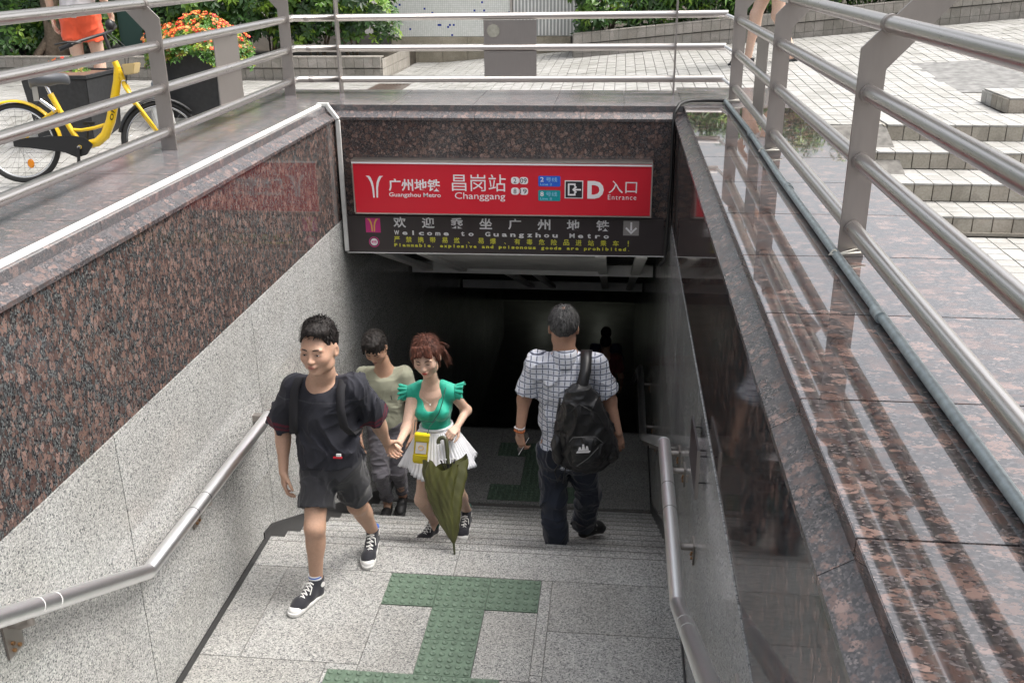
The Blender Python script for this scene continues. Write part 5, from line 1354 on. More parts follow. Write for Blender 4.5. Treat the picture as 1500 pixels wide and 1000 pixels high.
# ---------------------------------------------------------------- man in the dark T-shirt
def man_a():
    root=person('young man in dark half-sleeve T-shirt and black shorts holding the hand of the woman',(.57,.6,0))
    J=dict(neck=(.578,.665,1.315),shR=(.400,.68,1.250),shL=(.762,.675,1.262),hipR=(.515,.65,.81),hipL=(.672,.67,.81))
    elR,wrR=(.305,.715,.985),(.322,.61,.745); elL,wrL=(.822,.80,1.01),(.848,.918,.795)
    knR,anR=(.520,.475,.480),(.487,.505,.11); knL,anL=(.688,.765,.462),(.705,1.0,.13)
    S=Sdf(); F,T,h,w=body_base(S,J)
    limb(S,J['shR'],elR,wrR,.052,.040,.026,bulge=((-.0,.01,0),.036)); limb(S,J['shL'],elL,wrL,.052,.040,.026,bulge=((0,.01,0),.036))
    limb(S,J['hipR'],knR,anR,.088,.055,.036,bulge=((0,.022,0),.046)); limb(S,J['hipL'],knL,anL,.088,.055,.036,bulge=((0,.022,0),.046))
    S.el(V3(knR)+V3(0,-.018,.0),(.042,.034,.045)); S.el(V3(knL)+V3(0,-.018,.0),(.042,.034,.045))
    S.rc(anR,(.46,.43,.06),.034,.03); S.rc(anL,(.708,.93,.06),.034,.03)
    hc=(.602,.585,1.515); HF,HL=add_head(S,hc,(-.14,-.985,.03),(-.03,.02,1),1.18,neck=J['neck'],neckr=.050)
    add_hand(S,wrR,(.02,-.25,-1),(.75,.5,0),1.0,.55,side=1)
    add_hand(S,wrL,(.16,.50,-.80),(.5,-.25,-.2),.98,.95,side=-1)
    link('body',sdf_mesh('body',S,.0052,color=skin_color(SKIN_A,HL,HF,hc,1.18,(.34,.13,.10),blush=.18)),M['skin'],root)
    face_bits(root,HL,HF,1.18,.45)
    # hair: short sides, swept top
    S=Sdf(); s=1.18; L=HL
    S.el(L(0,-.015,.045),V3(.080,.098,.087)*s,HF); S.el(L(-.012,.035,.098),V3(.060,.062,.036)*s,HF,.03); S.el(L(.01,-.03,.105),V3(.062,.06,.035)*s,HF,.03)
    S.cut(L(0,.060,.058),HF@nrm(V3(0,.72,-.70))); S.cut(L(0,0,-.02),-HF[:,2])
    S.el(L(.0,.078,.020),V3(.072,.062,.070)*s,HF,.008,True)
    def hd(P): return .0045*vnoise(P,(130,130,26))+.004*vnoise(P,(45,45,14))
    hr=link('hair',sdf_mesh('hair',S,.0042,disp=hd),M['hair_black'],root); strands('hair_strands',L,HF,s,900,M['hair_black'],hr,1,(.015,.032),.4,zmin=.055,c=(-.0,-.01,.055),rad=(.078,.092,.088),comb=(0,.5,.3))
    # T-shirt
    M['tee_a']=attr_mat('dark_tee_cloth',.9,0,.25,18)
    S=Sdf(); S.el(T(0,.0,.70),(w*.50,.128,h*.30),F,.05); S.el(T(0,0,.32),(w*.475,.130,h*.38),F,.07); S.el(T(0,.0,.02),(w*.50,.138,h*.28),F,.07)
    S.rc(V3(J['shR'])+V3(.02,0,-.004),V3(J['shL'])+V3(-.02,0,-.004),.069,.069,.05)
    for sh,el,wr in ((J['shR'],elR,wrR),(J['shL'],elL,wrL)):
        sh,el=V3(sh),V3(el); d=nrm(el-sh); S.rc(sh-V3(0,0,.005),el+d*.01,.070,.083,.045,clip=(el-d*.015,d))
    S.cut(T(0,0,-.02),-F[:,2]+F[:,1]*.05)
    S.el(T(.0,.062,1.02),(.088,.090,.070),F,.01,True)
    def tc(Vt):
        C=np.tile(np.array([.020,.021,.030]),(len(Vt),1))
        for sh,el in ((J['shR'],elR),(J['shL'],elL)):
            sh,el=V3(sh),V3(el); d=nrm(el-sh); q=(Vt-(el-d*.015))@d; rad=np.linalg.norm(np.cross(Vt-el,d),axis=1)<.12
            for a,b in ((-.050,-.035),(-.026,-.012)): C[(q>a)&(q<b)&rad]=(.10,.012,.025)
        q=(Vt-T(0,0,.80))@F[:,2]; C[(np.abs(q)<.003)&((Vt-T(0,0,.8))@F[:,1]>0)]=(.05,.05,.06)
        return C
    tee=link('t_shirt',sdf_mesh('t_shirt',S,.0055,disp=folds(.011,(7,9,3.2),1.3),color=tc),M['tee_a'],root)
    # small badge near the hem
    b0=T(-.085,.143,.20); 
    Fm=Matrix([list(r) for r in F.tolist()]).to_4x4(); Fm.translation=Vector(b0)
    MB().box((-.024,-.004,-.012),(.024,.006,-.004),Fm).build('badge',M['red'],tee); MB().box((-.020,-.004,.000),(.006,.006,.014),Fm).build('badge',M['silver_print'],tee); 
    # backpack straps and pack
    for sx in (-1,1):
        c=T(sx*.135,0,.0); 
        pts=[T(sx*.125,-.12,.72),T(sx*.125,-.08,.96),T(sx*.125,.02,1.005),T(sx*.128,.10,.93),T(sx*.130,.142,.76),T(sx*.142,.148,.55),T(sx*.165,.10,.42),T(sx*.17,-.02,.38)]
        strapmesh('backpack_strap',pts,.045,.006,'strap_dark',root,F[:,0])
    S=Sdf(); S.bx(T(0,-.165,.50),(.14,.06,.20),F,.06); link('backpack',sdf_mesh('backpack',S,.012),M['bag_black'],root)
    # shorts
    S=Sdf(); S.el(T(0,0,.08),(w*.455,.125,.13),F,.05); S.el(T(0,0,-.08),(w*.46,.125,.12),F,.05)
    for hp,kn,f in ((J['hipR'],knR,.70),(J['hipL'],knL,.78)):
        hp,kn=V3(hp),V3(kn); d=nrm(kn-hp); e=hp+(kn-hp)*f; S.rc(hp,e+d*.03,.095,.098,.045,clip=(e,d))
    link('shorts',sdf_mesh('shorts',S,.006,disp=folds(.008,(9,9,5),5.)),M['shorts_black'],root)
    for an,he,to in ((anR,(.512,.535,.0),(.395,.297,.0)),(anL,(.702,1.045,.045),(.712,.795,.0))):
        an=V3(an); MB().tube([an+V3(0,-.012,-.03),an+V3(0,-.008,.045)],[.037,.040],18).build('sock',M['sock'],root)
        shoe(root,he,to,'hitop')
M['strap_dark']=cloth('dark_strap',(.010,.010,.013),.9,.2,sheen=0); M['bag_black']=cloth('black_nylon',(.012,.012,.013),.6,.3); M['shorts_black']=cloth('black_shorts_cloth',(.012,.0125,.017),.85,.3)
m,nt,b=new_mat('striped_sock'); v=coords(nt); sp=N(nt,'ShaderNodeSeparateXYZ'); nt.links.new(v,sp.inputs[0]); mt=N(nt,'ShaderNodeMath',operation='MULTIPLY'); mt.inputs[1].default_value=42.; nt.links.new(sp.outputs[2],mt.inputs[0]); fr_=N(nt,'ShaderNodeMath',operation='FRACT'); nt.links.new(mt.outputs[0],fr_.inputs[0])
nt.links.new(ramp(nt,fr_.outputs[0],[(0,(.03,.12,.50)),(.38,(.03,.12,.50)),(.42,(.75,.77,.8)),(.9,(.75,.77,.8))]),b.inputs['Base Color']); M['sock']=m
man_a()
# ---------------------------------------------------------------- woman
def woman():
    root=person('woman in a teal ruffle-sleeve top and white pleated skirt, auburn fringe, walking hand in hand',(1.03,1.55,-.3))
    J=dict(neck=(1.005,1.515,.905),shR=(.885,1.52,.848),shL=(1.130,1.52,.862),hipR=(.985,1.52,.44),hipL=(1.095,1.53,.44))
    elR,wrR=(.866,1.345,.668),(.876,1.090,.700); elL,wrL=(1.212,1.61,.690),(1.178,1.435,.655)
    knR,anR=(.935,1.40,.13),(.957,1.655,-.19); knL,anL=(1.155,1.50,.13),(1.166,1.765,-.15)
    S=Sdf(); F,T,h,w=body_base(S,J,fem=True,sh=.040,chest=.082,waist=.070)
    S.el(T(.055,.07,.66),(.048,.045,.048),F,.03); S.el(T(-.055,.07,.66),(.048,.045,.048),F,.03)
    limb(S,J['shR'],elR,wrR,.038,.030,.021); limb(S,J['shL'],elL,wrL,.038,.030,.021)
    limb(S,J['hipR'],knR,anR,.078,.046,.031,bulge=((0,.02,0),.038)); limb(S,J['hipL'],knL,anL,.078,.046,.031,bulge=((0,.02,0),.038))
    S.rc(anR,(.93,1.60,-.25),.03,.028); S.rc(anL,(1.164,1.70,-.24),.03,.028)
    hc=(1.002,1.425,1.132); HF,HL=add_head(S,hc,(-.04,-.975,-.16),(-.10,-.1,1),1.03,fem=True,neck=J['neck'],neckr=.036)
    add_hand(S,wrR,(-.06,-1,.14),(-.6,.1,-.5),.90,1.0,side=1)
    add_hand(S,wrL,(-.35,-.85,-.12),(-.45,.2,-.85),.88,1.25,side=1,thumb=.9)
    link('body',sdf_mesh('body',S,.0048,color=skin_color(SKIN_W,HL,HF,hc,1.03,(.50,.05,.05),blush=.2)),M['skin'],root)
    face_bits(root,HL,HF,1.03,.8,browh=-.003)
    s=1.03; L=HL
    S=Sdf(); S.el(L(0,-.018,.040),V3(.085,.100,.094)*s,HF); S.el(L(0,-.085,.05),V3(.045,.04,.05)*s,HF,.02)
    S.el(L(0,.083,-.010),V3(.062,.062,.064)*s,HF,.006,True)
    for x,dz in ((-.052,.0),(-.036,.012),(-.02,.018),(.004,.016),(.022,.022),(.040,.010),(.056,-.002)):
        S.rc(L(x*.9,.062,.098),L(x*1.05,.092,.052+dz*.5),.014*s,.008*s,.006)
    for sx in (-1,1): S.chain([L(sx*.074,.035,.06),L(sx*.080,.030,.01),L(sx*.078,.024,-.055)],[.013*s,.010*s,.004*s],.01)
    S.cut(L(0,0,-.075),-HF[:,2])
    def hd(P): return .004*vnoise(P,(120,120,22))+.004*vnoise(P,(40,40,10))
    hr=link('hair',sdf_mesh('hair',S,.0042,disp=hd),M['hair_brown'],root)
    strands('hair_strands',L,HF,s,1100,M['hair_brown'],hr,2,(.03,.06),.06,front=False,zmin=.0,rad=(.088,.103,.098),down=.8)
    mb=MB(); rng=np.random.RandomState(3)
    for k in range(26):   # loose ponytail ends by her left ear
        a=L(-.05,-.085,.02); e=L(-.095-rng.rand()*.045,-.05-rng.rand()*.05,-.04-.08*rng.rand()); m_=(a+e)/2+V3(rng.normal(0,.012,3))+V3(.0,0,.02)
        mb.tube([a,m_,e],[.006,.005,.001],5)
    for k in range(9):
        a=L(-.06,-.07,.05); e=L(-.11-rng.rand()*.03,-.05,.02+.04*rng.rand()); mb.tube([a,(a+e)/2+V3(0,0,.012),e],[.005,.003,.001],5)
    mb.build('ponytail',M['hair_brown'],hr)
    # top with ruffles
    S=Sdf(); S.el(T(0,0,.70),(w*.50,.090,h*.27),F,.04); S.el(T(0,0,.40),(w*.385,.078,h*.26),F,.05); S.el(T(0,0,.12),(w*.44,.09,h*.2),F,.05)
    S.el(T(.056,.073,.66),(.055,.052,.055),F,.03); S.el(T(-.056,.073,.66),(.055,.052,.055),F,.03)
    for a,sx in ((J['shR'],1),(J['shL'],-1)): S.rc(V3(a)+V3(sx*.035,0,.0),V3(a)+V3(sx*.0,0,-.01),.049,.052,.03).rc(a,T(sx*.070,-.005,.99),.050,.036,.03)
    S.cut(T(0,0,.30),-F[:,2]); S.el(T(0,.100,.95),(.060,.100,h*.26),F,.006,True); S.el(T(0,.0,1.05),(.058,.06,.05),F,.006,True)
    top=link('top',sdf_mesh('top',S,.005,disp=folds(.0022,(14,14,7),2.)),M['teal'],root)
    for a,sx in ((J['shR'],1),(J['shL'],-1)):      # two layers of ruffle fanning over each shoulder
        for lay,(r0,r1,dz) in enumerate(((.036,.082,.0),(.034,.066,-.022))):
            c=V3(a)+F@V3(sx*.014,0,dz-.002); vs=[]; n=64; rows=6
            for i in range(n+1):
                th=-1.45+2.9*i/n+ (0)
                # angle measured round the shoulder from front (fwd) over the top to the back
                dirv=F@V3(sx*.35,math.sin(th+.25),math.cos(th+.25)*.95); dirv=nrm(dirv)
                for j in range(rows+1):
                    q=j/rows; rr=(r0+(r1-r0)*q)
                    out=F@V3(sx*1.0,0,-.25)
                    wv=.012*q*math.sin(i*.55+lay*2)+.007*q*math.sin(i*1.13+1)
                    vs.append(c+dirv*(r0+.012+ (rr-r0)*.45+wv)+out*(rr-r0)*1.05)
            fs=[(i*(rows+1)+j,i*(rows+1)+j+1,(i+1)*(rows+1)+j+1,(i+1)*(rows+1)+j) for i in range(n) for j in range(rows)]
            o=MB().add(vs,fs,True).build('ruffle',M['teal'],top); md=o.modifiers.new('s','SOLIDIFY'); md.thickness=.002
    # skirt
    c0=T(0,0,.385); c1=c0+V3(.015,-.02,-.265); vs=[]; n=260; rows=14
    for j in range(rows+1):
        q=j/rows; c=c0+(c1-c0)*q; a_=w*.40+(.245-w*.40)*q**.85; b_=.086+(.205-.086)*q**.85
        for i in range(n):
            th=2*PI*i/n; pl=(.0012+.0060*q)*math.sin(th*52)+.016*q*q*math.sin(th*5+1.2)+.010*q*q*math.sin(th*9)
            big=.012*q*math.sin(th*3+.5)
            p=c+F@V3((a_+pl)*math.cos(th),(b_+pl)*math.sin(th),big-.012*q*math.sin(th*4+2))
            vs.append(p)
    fs=[(j*n+i,j*n+(i+1)%n,(j+1)*n+(i+1)%n,(j+1)*n+i) for j in range(rows) for i in range(n)]
    sk=MB().add(vs,fs,True).build('skirt',M['skirt'],root); md=sk.modifiers.new('s','SOLIDIFY'); md.thickness=.002
    wb=[]
    for i in range(60):
        th=2*PI*i/60; wb.append(c0+F@V3((w*.40+.004)*math.cos(th),.089*math.sin(th),.0))
    MB().tube(wb,.011,8,closed=True).build('waistband',M['skirt'],sk)
    MB().tube([T(.05,.083,.90),T(.02,.090,.84),T(0,.094,.815),T(-.02,.090,.84),T(-.05,.083,.90)],.0009,4).build('necklace',M['steel_x'],root); MB().ball(tuple(T(0,.098,.805)),.005).build('pendant',M['white_print'],root)
    MB().tube([L(.080,.0,-.03),L(.081,.0,-.075)],[.003,.009],8).build('earring',plain('green_earring',(.01,.25,.16),.4),root)
    for an,he,to in ((anR,(.967,1.69,-.300),(.862,1.475,-.300)),(anL,(1.170,1.80,-.262),(1.158,1.575,-.298))):
        an=V3(an); MB().tube([an+V3(0,0,-.04),an+V3(0,0,.03)],[.034,.036],16).build('sock',plain('green_dark_sock',(.012,.06,.045),.8,noise=.8,nscale=60),root)
        shoe(root,he,to,'hitop',s=.88)
    # yellow bag with strap
    t=thing('shoulder_bag','small yellow phone bag hanging on a thin strap in front of the white skirt','bag',(.967,1.30,.47))
    Fm=Matrix.Rotation(R(6),4,'Z')@Matrix.Rotation(R(7),4,'Y'); Fm.translation=Vector((.967,1.300,.565))
    bb=MB().box((-.045,-.016,-.105),(.045,.016,.100),Fm).build('bag_body',M['yellow_bag'],t,bevel=.006)
    MB().box((-.047,-.024,.055),(.047,.018,.104),Fm).build('flap',M['yellow_bag'],t,bevel=.005); MB().box((-.047,-.026,-.085),(.047,-.0165,-.035),Fm).build('flap',M['yellow_bag'],t,bevel=.004)
    MB().box((-.034,-.0185,-.03),(.034,-.0165,.050),Fm).build('patch',M['white_print'],t)
    MB().tube([Fm@Vector((.016*math.cos(a),-.021,.012+.016*math.sin(a))) for a in [PI*k/8 for k in range(16)]],.0022,6,closed=True).build('ring_clasp',M['gold_print'],t)
    MB().tube([(.925,1.30,.66),(.930,1.335,.74),T(-.01,.135,.58),T(-.060,.135,.72),T(-.085,.108,.85),T(-.100,.055,.985),T(-.10,-.04,.99)],.0032,6).build('strap',M['strap_green'],t)
    MB().tube([(1.008,1.30,.655),(1.02,1.34,.70),T(-.035,.138,.62)],.0028,6).build('strap',M['strap_green'],t)
    # umbrella
    t=thing('umbrella','half-folded olive green umbrella held point down by the woman','umbrella',(1.21,.99,0))
    A_=V3(1.135,1.275,.655); B_=V3(1.213,.985,.005); ax=nrm(B_-A_); Ln=np.linalg.norm(B_-A_); sd_=nrm(np.cross(ax,(0,1,0))); fd=np.cross(sd_,ax)
    MB().tube([A_+ax*.02,B_-ax*.02],.006,8).build('shaft',M['bblack'],t)
    hk=[A_+ax*.16,A_+ax*.05]+[A_+ax*.02-sd_*.0+ (sd_*(-.026)*(1-math.cos(a))-ax*.026*math.sin(a)) for a in [PI*k/8*1.15 for k in range(1,9)]]
    MB().tube(hk,.0125,12).build('handle',M['olive_dark'],t)
    n=96; rows=26; vs=[]; s0=.17
    for j in range(rows+1):
        q=j/rows; p=A_+ax*(s0+(Ln-s0-.065)*q)
        rad=.124*(1-q**1.9)*(1+.05*math.sin(q*9.0))+.007
        for i in range(n):
            th=2*PI*i/n; f8=abs(math.sin(th*2.5+3.2*q+.4)); k_=1-.26*(1-f8)**1.6+.13*math.sin(th*3+q*6)+.045*math.sin(th*11+q*14)+.03*math.sin(th*17-q*20)
            ed=0 if j>0 else 0
            vs.append(p+(sd_*math.cos(th)*1.0+fd*math.sin(th)*.55)*rad*k_*(1+.22*math.sin(th+1.1)*(1-q))-ax*(.035*(f8**2)*(1-q)**2+.03*math.sin(th*2+.6)*(1-q)**3)-sd_*(.035*math.sin(q*4.2)*(1-q)+.045*(1-q)))
    fs=[(j*n+i,j*n+(i+1)%n,(j+1)*n+(i+1)%n,(j+1)*n+i) for j in range(rows) for i in range(n)]
    MB().add(vs,fs,True).build('canopy',M['olive'],t)
    for k in range(8):
        th=2*PI*(k+.5)/8+.3; p=A_+ax*(s0-.03); e=p+(sd_*math.cos(th)+fd*math.sin(th)*.6)*.05-ax*.01
        MB().tube([A_+ax*(s0+.09),e],[.0025,.003],6).build('rib',M['bblack'],t); MB().ball(tuple(e),.0045).build('rib_tip',M['silver_print'],t)
    MB().tube([B_-ax*.07,B_-ax*.0],[.008,.006],8).build('tip',M['olive_dark'],t)
M['teal']=cloth('teal_jersey',(.008,.36,.245),.65,.12); M['skirt']=cloth('white_pleated_cloth',(.70,.71,.74),.7,.05,sheen=.1)
M['yellow_bag']=plain('yellow_leather',(.62,.50,.012),.4,noise=.1,nscale=20); M['strap_green']=plain('dark_green_strap',(.01,.06,.045),.6)
M['olive']=cloth('olive_umbrella_cloth',(.075,.078,.022),.45,.25,120,sheen=0); M['olive_dark']=plain('olive_dark_plastic',(.05,.055,.025),.4)
woman()
# ---------------------------------------------------------------- man in khaki
def man_b():
    root=person('young man in a pale khaki T-shirt and grey trousers looking down, climbing behind the couple',(.35,2.85,-.9))
    J=dict(neck=(.362,2.845,.425),shR=(.195,2.87,.355),shL=(.512,2.87,.370),hipR=(.28,2.88,-.06),hipL=(.42,2.88,-.06))
    elR,wrR=(.125,2.90,.10),(.150,2.76,-.12); elL,wrL=(.578,2.88,.11),(.590,2.74,-.10)
    knR,anR=(.318,2.70,-.44),(.315,2.87,-.80); knL,anL=(.436,2.80,-.46),(.415,3.0,-.80)
    S=Sdf(); F,T,h,w=body_base(S,J)
    limb(S,J['shR'],elR,wrR,.048,.037,.025); limb(S,J['shL'],elL,wrL,.048,.037,.025)
    limb(S,J['hipR'],knR,anR,.08,.055,.036); limb(S,J['hipL'],knL,anL,.08,.055,.036)
    S.rc(anR,(.32,2.80,-.86),.03,.03); S.rc(anL,(.42,2.93,-.85),.03,.03)
    hc=(.335,2.735,.645); HF,HL=add_head(S,hc,(-.02,-.88,-.50),(-.10,-.5,.86),1.05,neck=J['neck'],neckr=.05)
    add_hand(S,wrR,(0,-.25,-1),(.8,.2,0),1.0,.5,side=1); add_hand(S,wrL,(0,-.25,-1),(-.8,.2,0),1.0,.5,side=-1)
    link('body',sdf_mesh('body',S,.0065,color=skin_color(SKIN_B,HL,HF,hc,1.05,(.30,.10,.09))),M['skin'],root)
    face_bits(root,HL,HF,1.05,.85)
    S=Sdf(); L=HL; s=1.05
    S.el(L(0,-.018,.045),V3(.086,.102,.092)*s,HF); S.el(L(0,.02,.10),V3(.07,.07,.04)*s,HF,.03)
    S.el(L(0,.088,-.012),V3(.066,.062,.062)*s,HF,.006,True)
    for x in (-.055,-.035,-.012,.012,.03,.05): S.rc(L(x,.055,.10),L(x*1.15,.090,.052),.016*s,.007*s,.006)
    S.cut(L(0,0,-.045),-HF[:,2])
    hr=link('hair',sdf_mesh('hair',S,.0048,disp=lambda P:.006*vnoise(P,(70,70,30))+.005*vnoise(P,(35,35,20))),M['hair_black'],root); strands('hair_strands',L,HF,s,900,M['hair_black'],hr,3,(.02,.045),.15,front=False,zmin=.03,rad=(.090,.106,.097),comb=(0,.3,0))
    S=Sdf(); S.el(T(0,0,.70),(w*.50,.115,h*.28),F,.05); S.el(T(0,0,.34),(w*.46,.118,h*.36),F,.06); S.el(T(0,0,.05),(w*.49,.125,h*.24),F,.06)
    S.rc(J['shR'],J['shL'],.062,.062,.05)
    for sh,el in ((J['shR'],elR),(J['shL'],elL)):
        sh,el=V3(sh),V3(el); d=nrm(el-sh); e=sh+(el-sh)*.78; S.rc(sh,e+d*.01,.064,.070,.04,clip=(e,d))
    S.cut(T(0,0,-.02),-F[:,2]); S.el(T(0,.06,1.03),(.068,.075,.055),F,.008,True)
    tee=link('t_shirt',sdf_mesh('t_shirt',S,.0065,disp=folds(.0045,(10,10,6),23.)),M['khaki'],root)
    MB().tube([T(-.075,.128,.66),T(-.082,.128,.58)],.0035,6).build('pocket_pen',M['bblack'],tee)
    S=Sdf(); S.el(T(0,0,.04),(w*.43,.11,.12),F,.05)
    for hp,kn,an in ((J['hipR'],knR,anR),(J['hipL'],knL,anL)): S.rc(hp,kn,.092,.064,.04); S.rc(kn,V3(an)+V3(0,0,.02),.064,.047,.03,clip=(V3(an)+V3(0,0,.03),V3(0,0,-1)))
    S.cut(T(0,0,.12),F[:,2])
    link('trousers',sdf_mesh('trousers',S,.0065,disp=folds(.007,(9,9,14),7.)),M['grey_trouser'],root)
    shoe(root,(.313,2.915,-.9),(.322,2.665,-.9),'black'); shoe(root,(.412,3.05,-.875),(.432,2.795,-.9),'black')
M['khaki']=cloth('khaki_cotton',(.31,.315,.235),.9,.12); M['grey_trouser']=cloth('grey_trouser_cloth',(.10,.095,.11),.85,.2)
man_b()
# ---------------------------------------------------------------- man with the plaid shirt seen from behind
def man_c():
    root=person('grey-haired man in a white and navy checked shirt seen from behind going down',(1.85,1.6,-.3))
    J=dict(neck=(1.848,1.655,1.095),shR=(2.035,1.64,1.035),shL=(1.668,1.635,1.025),hipR=(1.935,1.64,.42),hipL=(1.775,1.64,.42))
    elL,wrL=(1.588,1.63,.775),(1.567,1.55,.570); elR,wrR=(2.138,1.645,.785),(2.198,1.56,.590)
    knL,anL=(1.785,1.61,.06),(1.803,1.575,-.20); knR,anR=(2.015,1.75,.03),(1.975,1.885,-.30)
    S=Sdf(); F,T,h,w=body_base(S,J)
    limb(S,J['shR'],elR,wrR,.052,.042,.028); limb(S,J['shL'],elL,wrL,.052,.042,.028)
    limb(S,J['hipR'],knR,anR,.085,.058,.038); limb(S,J['hipL'],knL,anL,.085,.058,.038)
    S.rc(anL,(1.80,1.65,-.26),.03,.03); S.rc(anR,(2.0,1.92,-.36),.03,.03)
    hc=(1.838,1.665,1.262); HF,HL=add_head(S,hc,(-.03,.99,-.15),(0,.12,1),1.14,neck=J['neck'],neckr=.055)
    add_hand(S,wrL,(.12,-.05,-1),(.55,.75,0),1.0,.75,side=-1); add_hand(S,wrR,(.18,-.15,-1),(-.35,.9,0),1.0,.6,side=-1)
    link('body',sdf_mesh('body',S,.0055,color=skin_color(SKIN_C,HL,HF,hc,1.14)),M['skin'],root)
    face_bits(root,HL,HF,1.14,.3)
    S=Sdf(); L=HL; s=1.14
    S.el(L(0,-.018,.040),V3(.082,.101,.092)*s,HF); S.el(L(0,.088,.0),V3(.068,.064,.075)*s,HF,.006,True); S.cut(L(0,0,-.055),-HF[:,2]-HF[:,1]*.25)
    for sx in (-1,1): S.el(L(sx*.082,.0,-.015),V3(.02,.03,.038)*s,HF,.005,True)
    hr=link('hair',sdf_mesh('hair',S,.0048,disp=lambda P:.004*vnoise(P,(110,110,30))+.003*vnoise(P,(40,40,20))),M['hair_grey'],root); strands('hair_strands',L,HF,s,1200,M['hair_grey'],hr,4,(.015,.035),.08,zmin=-.02,rad=(.084,.102,.093),comb=(0,-.2,0))
    S=Sdf(); S.el(L(.0,-.045,.113),V3(.017,.026,.0165)*s,HF); link('bald_spot',sdf_mesh('bald_spot',S,.004),plain('scalp_skin',(.16,.09,.065),.55),root)
    # shirt
    S=Sdf(); S.el(T(0,0,.72),(w*.50,.128,h*.26),F,.05); S.el(T(0,0,.36),(w*.455,.128,h*.34),F,.06); S.el(T(0,0,.0),(w*.475,.135,h*.26),F,.06)
    S.rc(J['shR'],J['shL'],.070,.070,.05); 
    for sh,el in ((J['shR'],elR),(J['shL'],elL)):
        sh,el=V3(sh),V3(el); d=nrm(el-sh); e=sh+(el-sh)*.84; S.rc(sh,e+d*.01,.071,.082,.04,clip=(e,d))
    S.cut(T(0,0,-.135),-F[:,2]); S.el(T(0,.10,1.04),(.07,.075,.05),F,.006,True)
    link('shirt',sdf_mesh('shirt',S,.006,disp=folds(.0085,(7,7,3),9.)),M['plaid'],root)
    S=Sdf(); S.rc(T(.0,-.03,.985),T(0,-.01,1.03),.078,.068,.01,clip=(T(0,0,1.035),F[:,2])); S.rc(T(.0,-.035,.90),T(0,-.03,.99),.080,.078,.02); S.el(T(0,.11,1.03),(.06,.07,.09),F,.01,True); S.cut(T(0,0,.90),-F[:,2])
    link('collar',sdf_mesh('collar',S,.005),M['plaid'],root)
    # trousers
    S=Sdf(); S.el(T(0,-.01,.0),(w*.46,.125,.14),F,.05); S.el(T(.09,-.05,-.06),(.085,.085,.10),F,.04); S.el(T(-.09,-.05,-.06),(.085,.085,.10),F,.04)
    S.rc(J['hipR'],knR,.100,.082,.04); S.rc(J['hipL'],knL,.100,.084,.04)
    d=nrm(V3(anL)-V3(knL)); S.rc(knL,V3(anL)+d*.05,.084,.083,.03,clip=(V3(anL)+d*.055,d))
    d=nrm(V3(anR)-V3(knR)); S.rc(knR,V3(anR)+d*.03,.082,.076,.03,clip=(V3(anR)+d*.035,d))
    S.cut(T(0,0,.05),F[:,2])
    link('trousers',sdf_mesh('trousers',S,.0065,disp=folds(.009,(8,8,9),4.)),M['navy'],root)
    shoe(root,(1.803,1.52,-.3),(1.792,1.785,-.3),'mans'); shoe(root,(1.955,1.83,-.375),(2.115,2.03,-.425),'mans')
    # beads and phone
    for dz,mat,r in ((.0,'bead_orange',.0075),(.022,'silver_print',.0055)):
        c=V3(wrL)+V3(-.002,.004,.018+dz); 
        for k in range(16):
            a=2*PI*k/16; MB().ball(tuple(c+V3(.031*math.cos(a),.031*math.sin(a),.004*math.sin(a*2))),r,nu=8,nv=5).build('bracelet_bead',M[mat],root)
    t=thing('phone','dark smartphone held in the left hand of the man with the backpack','phone',(1.585,1.56,.48))
    Fm=Matrix.Rotation(R(28),4,'Y')@Matrix.Rotation(R(20),4,'Z'); Fm.translation=Vector((1.590,1.575,.485))
    MB().box((-.005,-.035,-.075),(.005,.035,.07),Fm).build('phone_body',M['bblack'],t,bevel=.003); MB().box((-.0075,-.035,-.075),(-.0055,-.031,.07),Fm).build('edge',M['silver_print'],t)
    # backpack
    t=thing('backpack','black backpack with a white triangular logo hanging from the right shoulder of the checked shirt','backpack',(1.98,1.44,.4))
    BF=frame((.05,-1,-.10),(-.06,-.12,1)); bc=V3(1.985,1.425,.665); Q=lambda x,y,z: bc+BF@V3(x,y,z)
    S=Sdf(); S.el(Q(.0,-.02,-.06),(.185,.125,.25),BF,.03); S.el(Q(.01,-.02,.12),(.135,.105,.20),BF,.05); S.bx(Q(.0,-.045,-.12),(.165,.07,.15),BF,.06,.06); 
    S.el(Q(-.01,.06,-.10),(.13,.075,.155),BF,.02)
    bp=link('pack_body',sdf_mesh('pack_body',S,.006,disp=lambda P: folds(.010,(9,9,6),6.)(P)+.003*vnoise(P,(30,30,30))),M['nylon'],t)
    S=Sdf(); S.el(Q(-.01,.088,-.10),(.112,.055,.125),BF,.02); link('front_pocket',sdf_mesh('front_pocket',S,.006,disp=folds(.006,(12,12,9),3.)),M['nylon'],t)
    S=Sdf(); S.el(Q(.165,.0,-.12),(.045,.075,.12),BF,.02); link('side_pocket',sdf_mesh('side_pocket',S,.006,disp=folds(.006,(12,12,9),8.)),M['nylon'],t)
    S=Sdf(); S.el(Q(-.165,-.01,-.14),(.045,.07,.11),BF,.02); link('side_pocket',sdf_mesh('side_pocket',S,.006,disp=folds(.006,(12,12,9),18.)),M['nylon'],t)
    def zipl(pts,mat='zip_grey',r=.0022): MB().tube([Q(*p) for p in pts],r,6).build('zip',M[mat],t)
    zipl([(.10,.098,-.02),(.07,.115,.03),(.0,.135,.045),(-.07,.115,.03),(-.115,.095,-.03)])
    zipl([(-.085,.145,-.03),(-.02,.152,-.10),(.055,.143,-.165)])
    zipl([(.15,.07,.02),(.11,.085,.16),(.02,.085,.25),(-.09,.08,.17),(-.15,.06,.03)],'bblack',.003)
